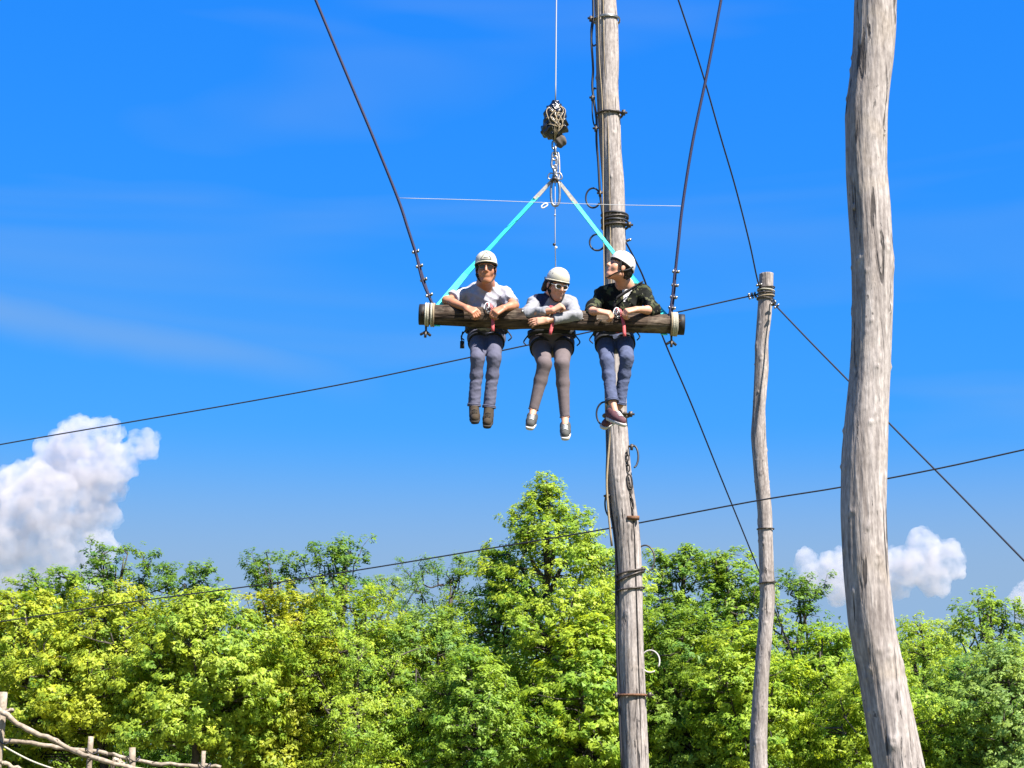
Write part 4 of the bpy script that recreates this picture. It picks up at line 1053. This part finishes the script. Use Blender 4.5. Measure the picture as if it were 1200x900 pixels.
def shoe(parent, ankle, heel, toe, up, upper_m, sole_m, white_lace=True, sc=1.0, tongue=None):
    root = thing_child('shoe', parent)
    ankle, heel, toe = [np.asarray(v, float) for v in (ankle, heel, toe)]
    d = unit(toe - heel); n = unit(np.asarray(up, float) - d * np.dot(up, d)); s = np.cross(d, n); L = np.linalg.norm(toe - heel)
    P = np.stack([ankle, heel, toe]); S = SDF(P.min(0) - 0.13, P.max(0) + 0.13, 0.0055)
    S.cap(heel, heel + d * L * 0.5, 0.036 * sc, 0.039 * sc, 0.02).cap(heel + d * L * 0.45, toe - d * 0.01 - n * 0.006, 0.041 * sc, 0.033 * sc, 0.02)
    S.cap(heel + n * 0.01, ankle, 0.037 * sc, 0.037 * sc, 0.03, flat=True).cap(heel + d * L * 0.55 + n * 0.012, ankle + d * 0.012, 0.028 * sc, 0.034 * sc, 0.03)
    low = heel - n * 0.024 * sc
    S.cut(low, -n); S.build('upper', M[upper_m], root)
    S = SDF(P.min(0) - 0.13, P.max(0) + 0.13, 0.0055)
    S.cap(heel - n * 0.024, heel + d * L * 0.5 - n * 0.024, 0.037 * sc, 0.036 * sc, 0.01).cap(heel + d * L * 0.45 - n * 0.024, toe + d * 0.004 - n * 0.024, 0.043 * sc, 0.036 * sc, 0.02)
    S.cut(heel - n * 0.018, n); S.cut(heel - n * 0.046, -n); S.build('sole', M[sole_m], root)
    mid = heel + d * L * 0.62 + n * 0.036
    for k in range(4):
        c = heel + d * L * (0.50 + 0.09 * k) + n * (0.054 - 0.0065 * k)
        Geo().tube([c - s * 0.022 - n * 0.006, c + n * 0.003, c + s * 0.022 - n * 0.006], 0.0042, 5).build('lace', M['white_plastic' if white_lace else 'sole_dark'], root)
    if tongue: Geo().ball(ankle + d * 0.028 + n * 0.0, (0.02, 0.016, 0.022), 8).build('tongue', M[tongue], root)
    return root

def build_person(J, label, name='person'):
    o0 = (J['hipL'] + J['hipR']) / 2
    root = thing(name, label, 'person', o0, 'riders on the swing')
    f, u, r = J['face']
    hc = J['head']; rad = J.get('limb', 1.0)
    pts = np.stack([v for k, v in J.items() if isinstance(v, np.ndarray) and v.shape == (3,)])
    lo, hi = pts.min(0) - 0.2, pts.max(0) + 0.2
    U = u * J.get('face_len', 1.18)
    # --- body: one continuous surface
    S = SDF(lo, hi, 0.0056)
    S.ell(hc + U * 0.022 - f * 0.008, (r, f, u), (0.076, 0.096, 0.098), 0.02)
    S.ell(hc + f * 0.022 - U * 0.045, (r, f, u), (0.060, 0.068, 0.075), 0.03)           # lower face
    S.cap(hc + f * 0.060 - U * 0.098, hc + f * 0.066 - U * 0.092, 0.024, 0.022, 0.03)      # chin
    for sd in (-1, 1):
        S.cap(hc + r * sd * 0.056 - U * 0.070 + f * 0.0, hc + r * sd * 0.022 - U * 0.100 + f * 0.055, 0.022, 0.020, 0.03)   # jaw
        S.ell(hc + r * sd * 0.078 - U * 0.022 - f * 0.002, (r, f, u), (0.012, 0.020, 0.031), 0.006)                        # ear
        S.ell(hc + r * sd * 0.040 + f * 0.056 - U * 0.036, (r, f, u), (0.024, 0.022, 0.026), 0.03)                          # cheek
    S.cap(hc + f * 0.088 + U * 0.004, hc + f * 0.108 - U * 0.034, 0.008, 0.0125, 0.01)       # nose
    S.cap(hc + r * 0.012 + f * 0.094 - U * 0.037, hc - r * 0.012 + f * 0.094 - U * 0.037, 0.009, 0.009, 0.008)
    S.cap(hc - r * 0.04 + f * 0.078 + U * 0.018, hc + r * 0.04 + f * 0.078 + U * 0.018, 0.012, 0.012, 0.015)  # brow
    S.cap(hc - r * 0.016 + f * 0.080 - U * 0.064, hc + r * 0.016 + f * 0.080 - U * 0.064, 0.009, 0.009, 0.015)  # mouth mound
    S.ell(hc + f * 0.052 - U * 0.052, (r, f, u), (0.036, 0.036, 0.036), 0.02)
    nb = J['neck']
    S.cap(hc - U * 0.055 - f * 0.020, nb, 0.053, 0.060, 0.03)
    ch, pv = J['chest'], o0
    S.cap(J['shL'], J['shR'], 0.05, 0.05, 0.05).cap(nb, ch, 0.07, 0.10, 0.06).cap(ch, pv, 0.105, 0.11, 0.06)
    for q in 'LR':
        S.cap(J['sh' + q], J['el' + q], 0.043 * rad, 0.035 * rad, 0.03).cap(J['el' + q], J['el' + q] + (J['wr' + q] - J['el' + q]) * 0.35, 0.035 * rad, 0.035 * rad, 0.02).cap(J['el' + q] + (J['wr' + q] - J['el' + q]) * 0.35, J['wr' + q], 0.035 * rad, 0.025 * rad, 0.02)
        h = J['hand' + q]; hand(S, J['wr' + q], h['dir'], h['palm'], h['thumb'], h.get('curl', (35, 45, 30)), h.get('sc', 1.0))
        mk = J['kn' + q] + (J['an' + q] - J['kn' + q]) * 0.35 + A(0, 0.022, 0)
        S.cap(J['hip' + q], J['kn' + q], 0.07, 0.042, 0.02).cap(J['kn' + q], mk, 0.040, 0.036, 0.01).cap(mk, J['an' + q], 0.036, 0.029, 0.01).cap(J['an' + q], J['heel' + q] + (J['toe' + q] - J['heel' + q]) * 0.5, 0.03, 0.025, 0.02)
    S.build('body', M[J['skin']], root)
    # mouth, eyes
    mo = hc + f * 0.087 - U * 0.065
    k = 0.018 if J.get('smile') else 0.015
    Geo().tube(spline([mo - r * k - f * 0.006, mo + f * 0.002, mo + r * k - f * 0.006], 8), [0.002] + [0.0055] * 6 + [0.002] if False else 0.005, 6).build('lips', M['lips'], root)
    if J.get('smile'): Geo().tube(spline([mo - r * 0.013 - f * 0.002 + U * 0.001, mo + f * 0.005 + U * 0.001, mo + r * 0.013 - f * 0.002 + U * 0.001], 8), 0.0026, 6).build('teeth', M['teeth'], root)
    if not J.get('glasses'):
        for sd in (-1, 1):
            Geo().ball(hc + r * sd * 0.031 + f * 0.082 - U * 0.012, 0.0085, 10).build('eye', M['eye'], root)
            Geo().tube([hc + r * sd * 0.016 + f * 0.094 + U * 0.010, hc + r * sd * 0.034 + f * 0.091 + U * 0.015, hc + r * sd * 0.050 + f * 0.078 + U * 0.008], 0.0045, 6).build('eyebrow', M['hair'], root)
    # hair
    S = SDF(hc - 0.22, hc + 0.22, 0.006)
    S.ell(hc + u * 0.016 - f * 0.022, (r, f, u), (0.084, 0.090, 0.095), 0.02)
    for sd in (-1, 1): S.cap(hc + r * sd * 0.076 + f * 0.022 + u * 0.01, hc + r * sd * 0.074 + f * 0.018 - u * 0.032, 0.010, 0.007, 0.01)
    for (a, b_, ra, rb) in J.get('hair', []): S.cap(hc + r * a[0] + f * a[1] + u * a[2], hc + r * b_[0] + f * b_[1] + u * b_[2], ra, rb, 0.02)
    X, Y, Z = S.ax[0][:, None, None], S.ax[1][None, :, None], S.ax[2][None, None, :]
    S.d += (0.003 * np.sin(X * 210 + 2 * np.sin(Z * 60)) * np.sin(Y * 170 + Z * 50)).astype(np.float32)
    S.cut(hc + f * 0.034 + u * 0.02, unit(f * 1.0 + u * 0.15)) if not J.get('long') else S.cut(hc + f * 0.04 + u * 0.02, unit(f * 1.0))
    S.build('hair', M['hair'], root)
    helmet(root, hc, f, u, r, J['helmet'], J.get('tri', False))
    if J.get('glasses'): glasses(root, hc, f, u, r, J['glasses'], J.get('gsize', 1.0))
    # --- upper garment
    S = SDF(lo, hi, 0.0075)
    g = J.get('girth', 1.0)
    sh_m = (J['shL'] + J['shR']) / 2
    S.cap(J['shL'], J['shR'], 0.066, 0.066, 0.06).cap(sh_m - A(0, 0, 0.03), ch, 0.10, 0.128 * g, 0.07).cap(ch, pv + A(0, 0, 0.05), 0.128 * g, 0.128 * g, 0.06)
    sx = unit(J['shR'] - J['shL'])
    S.ell(ch, (sx, A(0, 1, 0), A(0, 0, 1)), (0.175 * g, 0.12, 0.2), 0.06)
    S.cap(nb + A(0, 0.01, -0.02), sh_m, 0.065, 0.08, 0.05)
    for q in 'LR':
        t = J['sleeve']; a, e, w = J['sh' + q], J['el' + q], J['wr' + q]
        if t <= 1: S.cap(a, a + (e - a) * t, 0.062 * rad, 0.062 * rad, 0.045, flat=True, folds=(0.008, 16, 1.0 if q == 'L' else 2.5))
        else:
            S.cap(a, e, 0.062 * rad, 0.052 * rad, 0.045, folds=(0.012, 22, 1.0 if q == 'L' else 3.1)); S.cap(e, e + (w - e) * (t - 1), 0.052 * rad, 0.046 * rad, 0.03, flat=True, folds=(0.005, 20, 2))
    X, Y, Z = S.ax[0][:, None, None], S.ax[1][None, :, None], S.ax[2][None, None, :]
    S.d += (0.016 * (np.abs(noise3(X * 10 + 3, Y * 8, Z * 13 + X * 9, 31)) - 0.3) + 0.006 * noise3(X * 26, Y * 20, Z * 30 - X * 22, 32)).astype(np.float32)
    top_cut = nb + A(0, -0.03, 0.014)
    # neckline: clear a round opening about the neck
    ncap = SDF(lo, hi, 0.0075); ncap.cap(nb + A(0, 0, -0.015), nb + (hc - u * 0.05 - nb) * 1.0, 0.060, 0.060, 0); S.d = np.maximum(S.d, -ncap.d)
    S.cut(nb + A(0, 0, 0.03), A(0, -0.15, 1)) if J.get('collarless', True) else None
    S.cut(pv + A(0, 0, -0.05), A(0, 0, -1))
    V, F = S.mesh(); me = mesh_np('shirt', V - o0, F)
    shirt = link(J.get('top_name', 'shirt'), me, M[J['top']], root)
    if J.get('top2'):
        me.materials.append(M[J['top2']])
        fc = V[F].mean(1); sel = J['top2_sel'](fc)
        mi = np.zeros(len(F), np.int32); mi[sel] = 1; me.polygons.foreach_set('material_index', mi)
    # --- trousers
    S = SDF(lo, hi, 0.0075)
    lr = J.get('leg', 1.0); fo = J.get('fold', 0.006)
    S.ell(pv, (sx, A(0, 1, 0), A(0, 0, 1)), (0.165 * J.get('hipw', 1.0), 0.13, 0.125), 0.05)
    for q in 'LR':
        h, k_, a = J['hip' + q], J['kn' + q], J['an' + q]
        S.cap(h, k_, 0.088 * lr, 0.056 * lr, 0.025, folds=(fo * 0.8, 14, 0.5)); 
        m_ = k_ + (a - k_) * 0.35; m_ = m_ + A(0, 0.018, 0)
        S.cap(k_, m_, 0.056 * lr, 0.051 * lr, 0.02, folds=(fo, 14, 1.5)).cap(m_, a, 0.051 * lr, J.get('cuff', 0.056), 0.02, flat=True, folds=(fo, 26, 2.2))
    tr = S.build('trousers' if J['bottom'] != 'leggings' else 'leggings', M[J['bottom']], root); tr['_o'] = list(root['_o'])
    for q in 'LR':                                   # turned hems
        k_, a = J['kn' + q], J['an' + q]; d = unit(a - k_); e1 = unit(np.cross(d, A(0, 1, 0))); e2 = np.cross(e1, d); cf = J.get('cuff', 0.056)
        w_ = J.get('hem', 0.016)
        for kk in (0.2, 0.9):
            Geo().tube([a - d * w_ * kk + e1 * (cf + 0.003) * math.cos(x) + e2 * (cf + 0.003) * math.sin(x) for x in np.linspace(0, 2 * np.pi, 25)], w_ * 0.42, 6, caps=False).build('hem', M[J['bottom']], tr)
    for q in 'LR':
        shoe(root, J['an' + q] + (J['heel' + q] - J['an' + q]) * J.get('collar', 0.15), J['heel' + q], J['toe' + q], J['an' + q] - J['heel' + q], *J['shoe'], tongue=J.get('tongue') if q == 'R' else None)
    # --- harness: waist belt, leg loops, gear loops
    hn = thing_child('harness', root)
    def ringpath(c, ax1, ax2, a, b, tilt=A(0, 0, 0)): return [c + ax1 * a * math.cos(t) + ax2 * b * math.sin(t) + tilt * math.cos(t) for t in np.linspace(0, 2 * np.pi, 33)]
    V, F = ribbon_arrays(ringpath(pv + A(0, 0, 0.075), sx, A(0, 1, 0), 0.165 * J.get('hipw', 1.0) + 0.012, 0.148), A(0, 0, 1), 0.05, 0.012); Geo().add(V, F).build('waist_belt', M['harness'], hn)
    for q in 'LR':
        h, k_ = J['hip' + q], J['kn' + q]; d = unit(k_ - h); e1 = unit(np.cross(d, A(0, 0, 1))); e2 = np.cross(e1, d)
        c = h + (k_ - h) * 0.22; rr = 0.082 * lr + 0.006
        V, F = ribbon_arrays(ringpath(c, e1, e2, rr, rr), d, 0.048, 0.010); Geo().add(V, F).build('leg_loop', M['harness'], hn)
        sd = -1 if q == 'L' else 1
        p = pv + sx * sd * (0.178 * J.get('hipw', 1.0)) + A(0, -0.02, 0.06)
        Geo().tube(spline([p, p + A(sd * 0.035, -0.02, -0.06), p + A(sd * 0.01, -0.05, -0.10)], 10), 0.006, 6).build('gear_loop', M['strap'], hn)
    if J.get('gear'):
        p = pv - sx * 0.20 + A(0, -0.05, -0.02)
        Geo().tube([p + A(0, 0, 0.06), p + A(-0.012, 0, 0.0), p + A(-0.004, 0, -0.03)], 0.006, 6).build('gear_sling', M['strap'], hn)
        Geo().box(p + A(-0.004, 0, -0.055), np.eye(3), (0.018, 0.012, 0.03)).build('belay_device', M['strap'], hn)
    return root

def H(direc, palm, thumb, curl=(35, 45, 30), sc=1.0): return dict(dir=A(*direc), palm=A(*palm), thumb=A(*thumb), curl=curl, sc=sc)

# rider in pale grey T-shirt, face to the camera
f1 = head_frame(A(0.02, -1, -0.14), A(0, 0, 1))
P1 = dict(face=f1, head=W(569.5, 313, 13.97), neck=W(569, 332.5, 14.15), chest=W(568, 354, 14.25),
    shL=W(546, 345.5, 14.23), shR=W(591, 346, 14.23), elL=W(523, 352, 14.02), elR=W(603, 358, 13.98),
    wrL=W(547, 361, 13.86), wrR=W(590, 361, 13.87),
    handL=H((0.5, -0.3, -0.35), (0.3, 0.6, -0.7), (0.2, -0.2, 1), (45, 60, 40)), handR=H((-0.5, -0.25, -0.35), (-0.3, 0.6, -0.7), (-0.2, -0.2, 1), (45, 60, 40)),
    hipL=W(561.5, 396, 14.28), hipR=W(578.5, 396, 14.28), knL=W(559.5, 420, 13.95), knR=W(579, 419.5, 13.95),
    anL=W(555.5, 476, 14.0), anR=W(573, 478, 14.0), heelL=W(556, 485.5, 13.98), heelR=W(572.5, 488, 13.98), toeL=W(556.5, 490, 13.80), toeR=W(571, 495, 13.80),
    skin='skin', smile=True, glasses='strap', helmet='helmet', tri=True, top='tee_grey', sleeve=0.72, bottom='grey_jeans', cuff=0.049, fold=0.007, face_len=1.27,
    shoe=('brown_shoe', 'sole_dark', False), tongue='red_sock', gear=True, limb=1.0)
build_person(P1, 'smiling person in pale grey T-shirt, dark sunglasses and helmet marked with a triangle')

# rider in long grey top, head bowed to the side
f2 = head_frame(A(0.46, -0.80, -0.46), A(0.10, -0.12, 1))
nk2 = W(647, 349, 14.22)
P2 = dict(face=f2, head=W(653, 332, 14.08), neck=nk2, chest=W(646, 364, 14.24),
    shL=W(628, 356, 14.22), shR=W(667, 356, 14.21), elL=W(618.5, 367.5, 13.97), elR=W(675, 370, 13.95),
    wrL=W(648, 364, 13.845), wrR=W(641, 375.5, 13.86),
    handL=H((0.75, -0.1, 0.45), (0.4, 0.6, -0.4), (-0.2, 0, 1), (70, 80, 50), 0.92), handR=H((-0.95, -0.05, -0.1), (0, 0.9, -0.2), (0, 0, 1), (15, 20, 20), 0.9),
    hipL=W(633, 402, 14.28), hipR=W(660, 402, 14.28), knL=W(638, 427, 13.95), knR=W(658.5, 427, 13.95),
    anL=W(625, 480, 13.97), anR=W(662, 489, 13.97), heelL=W(623.5, 491, 13.97), heelR=W(662.5, 502.5, 13.96), toeL=W(621.5, 497, 13.79), toeR=W(662.5, 509, 13.78),
    skin='skin_pale', glasses='white_plastic', gsize=1.05, helmet='helmet', top='top_grey', sleeve=1.8, bottom='leggings', cuff=0.040, fold=0.0008, hem=0.004, collar=0.62, leg=1.06, hipw=1.14, girth=0.95,
    shoe=('grey_shoe', 'sole_white', True), limb=0.95, long=True, top2='yoke', top_name='long_sleeved_top',
    hair=[((0.070, -0.045, -0.02), (0.078, -0.06, -0.075), 0.034, 0.024), ((0.02, -0.09, -0.03), (0.04, -0.10, -0.07), 0.035, 0.022)])
c0, c1 = W(632, 345, 14.2), W(641, 358, 14.1)
P2['top2_sel'] = lambda fc: (fc[:, 2] - nk2[2] > -0.12 + 1.6 * np.abs(fc[:, 0] - nk2[0] + 0.085)) & (np.abs(fc[:, 0] - nk2[0] + 0.085) < 0.075)
build_person(P2, 'person in long-sleeved grey top and white-framed sunglasses resting folded arms on the log')

# rider looking up and aside, camouflage jacket
f3 = head_frame(A(-0.88, -0.34, 0.42), A(0.42, 0.0, 1))
nk3 = W(732, 335, 14.17)
P3 = dict(face=f3, head=W(727.5, 312.5, 14.03), neck=nk3, chest=W(729, 356, 14.25),
    shL=W(706, 346, 14.23), shR=W(753, 342.5, 14.23), elL=W(691, 365, 14.0), elR=W(766, 364, 13.98),
    wrL=W(702, 365, 13.83), wrR=W(746, 362.5, 13.86),
    handL=H((0.8, -0.2, -0.2), (0.1, 0.6, -0.8), (0, -0.4, 0.9), (50, 60, 40)), handR=H((-0.8, -0.2, -0.2), (-0.1, 0.6, -0.8), (0, -0.4, 0.9), (50, 60, 40)),
    hipL=W(709, 398, 14.28), hipR=W(731, 397, 14.28), knL=W(711.5, 424, 13.95), knR=W(734.5, 420, 13.95),
    anL=W(717.5, 471, 13.87), anR=W(726, 474, 14.02), heelL=W(716, 487, 13.88), heelR=W(722, 486, 14.08), toeL=W(730, 493, 13.72), toeR=W(709, 496, 13.94),
    skin='skin_pale', helmet='helmet_white', top='camo', sleeve=1.28, top_name='camouflage_jacket', bottom='jeans', cuff=0.049, fold=0.007, collar=0.62, shoe=('maroon_shoe', 'sole_white', True), limb=1.0,
    hair=[((0.0, -0.085, -0.03), (0.0, -0.08, -0.06), 0.04, 0.025), ((0.05, -0.06, -0.03), (0.045, -0.065, -0.07), 0.03, 0.02), ((-0.05, -0.06, -0.03), (-0.045, -0.065, -0.07), 0.03, 0.02)],
    top2='tee_white')
P3['top2_sel'] = lambda fc: (fc[:, 1] < nk3[1] - 0.005) & (np.abs(fc[:, 0] - nk3[0] - 0.03 - 0.25 * (fc[:, 2] - nk3[2])) < 0.060 + 0.36 * (fc[:, 2] - nk3[2]))
p3 = build_person(P3, 'person in camouflage jacket and jeans looking up and aside, helmet tipped back')
p3['_o'] = ((P3['hipL'] + P3['hipR']) / 2).tolist()
# shoulder strap across the jacket
cb = spline([W(753, 331, 14.27), W(751, 331.5, 14.16), W(742, 337, 14.085), W(731, 344, 14.06), W(722, 351, 14.06), W(719, 362, 14.08)], 24)
V, F = ribbon_arrays(cb, A(0.5, -0.2, 0.8), 0.026, 0.005); Geo().add(V, F).build('shoulder_strap', M['strap'], p3)

# ------------------------------------------------------------------ safety slings round the log
def sling(px, tail_px, tail_py, label, big=True):
    root = thing('safety_sling', label, 'sling', on_log(px, 60, 0.01))
    for k, q in enumerate((0, 2.6)):
        wrap = [on_log(px + q * 0.7 + 0.5 * math.sin(math.radians(a)), a, 0.007 + 0.004 * k) for a in np.linspace(-150, 62, 26)]
        V, F = ribbon_arrays(wrap, LD, 0.02, 0.004); Geo().add(V, F).build('webbing_turn', M['red_web'], root)
    a = on_log(px + 3, 58, 0.018); b = W(tail_px, tail_py, 13.86)
    P = spline([on_log(px - 4, 40, 0.02), on_log(px + 0.5, 35, 0.03), a, (a + b) / 2 + A(0.006, -0.012, 0), b], 16)
    V, F = ribbon_arrays(P, LD, 0.026, 0.004); Geo().add(V, F).build('webbing_tail', M['red_web'], root)
    if big:
        for (dx, an, dd, m) in ((-3, 45, A(0.5, 0, 1), 'white_plastic'), (-1, 62, A(-0.3, 0, 1), 'steel'), (1, 74, A(0.7, 0, 0.6), 'dark_steel')):
            chain_link(on_log(px + dx, an, 0.022), dd, LF, 0.060, 0.034, 0.005, 'carabiner', m, root)
sling(573, 577.5, 388, 'red webbing sling with carabiners tied on the log before the grey-shirted rider')
sling(646, 644.5, 392, 'red webbing tail hanging from the log under the folded arms', big=False)
sling(724, 732, 394, 'red webbing sling with carabiners tied on the log before the camouflage-jacketed rider')

# ------------------------------------------------------------------ rustic fence
YF = 20.0
fence = thing('rustic_fence', 'rustic fence of crooked peeled poles rising to a taller post', 'fence', A(W(60, 900, YF)[0], YF, gz(W(60, 900, YF)[0], YF)))
def post(px, top, hw, y=YF, lean=0.0):
    t = W(px, top, y); g = float(gz(t[0], y)) - 0.2; r = hw * y / FPX
    b = A(t[0] + lean, y, g); P = [b + (t - b) * q + A(0.012 * math.sin(q * 5 + px), 0, 0) for q in np.linspace(0, 1, 8)]
    Geo().tube(P, np.linspace(r * 1.1, r, 8), 14).build('post', M['fence'], fence)
post(3, 811, 4.6); post(107.5, 863, 3.1, YF + 0.15); post(156, 876, 3.7); post(239.5, 880, 2.4, YF + 0.1)
def rail(L, hw, y, name='rail'):
    P = px_path([(a, b, y + c) for a, b, c in L], 40); r = hw * y / FPX
    rs = np.linspace(r, r * 0.8, len(P)) * (1 + 0.07 * np.sin(np.arange(len(P)) * 1.3))
    rs = rs * (1 + 0.10 * np.sin(np.arange(len(P)) * 0.7 + hw * 9) * np.sin(np.arange(len(P)) * 2.1))
    P = P + np.random.default_rng(int(hw * 100)).normal(0, 0.006, P.shape)
    Geo().tube(P, rs, 10).build(name, M['fence'], fence)
rail([(-60, 815, 0), (-10, 828, 0), (8, 838, 0), (20, 848, 0), (40, 858, 0), (60, 866, 0), (75, 874, 0), (92, 882, -.05), (112, 889, -.1), (135, 895, -.12), (160, 901, -.1), (230, 912, 0)], 3.2, YF - 0.18)
rail([(-60, 866, 0), (0, 868.5, 0), (30, 870, 0), (60, 875, 0), (90, 879, 0.05), (115, 881, 0.1), (140, 886, 0.1), (165, 892, 0.1), (200, 896, 0.1), (240, 898, 0.1), (258, 898.5, 0.1)], 2.7, YF + 0.26)
rail([(-60, 880, 0), (-10, 890, 0), (12, 897, 0), (40, 908, 0)], 2.8, YF - 0.15)
rail([(4, 835.5, 0), (9, 833.5, 0), (14.5, 832.5, 0)], 3.0, YF - 0.12, 'rail_stub')
rail([(134, 890, 0), (140, 893, 0), (147, 898, 0)], 3.2, YF - 0.2, 'rail_stub')
Geo().tube(px_path([(5, 875, YF - 0.2), (25, 886, YF - 0.2), (45, 895, YF - 0.2), (75, 905, YF - 0.2)], 12), 0.011, 6).build('rope', M['white_rope'], fence)

for (px, py, dy) in ((4, 836, -0.1), (4, 869, 0.1), (107.5, 887, 0.0), (107.5, 880.5, 0.2), (156, 889.5, 0.1), (239.5, 897.5, 0.15)):      # wire ties where rail meets post
    c = W(px, py, YF + dy)
    Geo().tube([c + A(0.065 * math.cos(a), 0.16 * math.sin(a), 0.03 * math.sin(a * 2)) for a in np.linspace(0, 2 * np.pi, 17)], 0.007, 5, caps=False).build('wire_tie', M['dark_steel'], fence)

for o in bpy.data.objects:
    if '_o' in o: del o['_o']
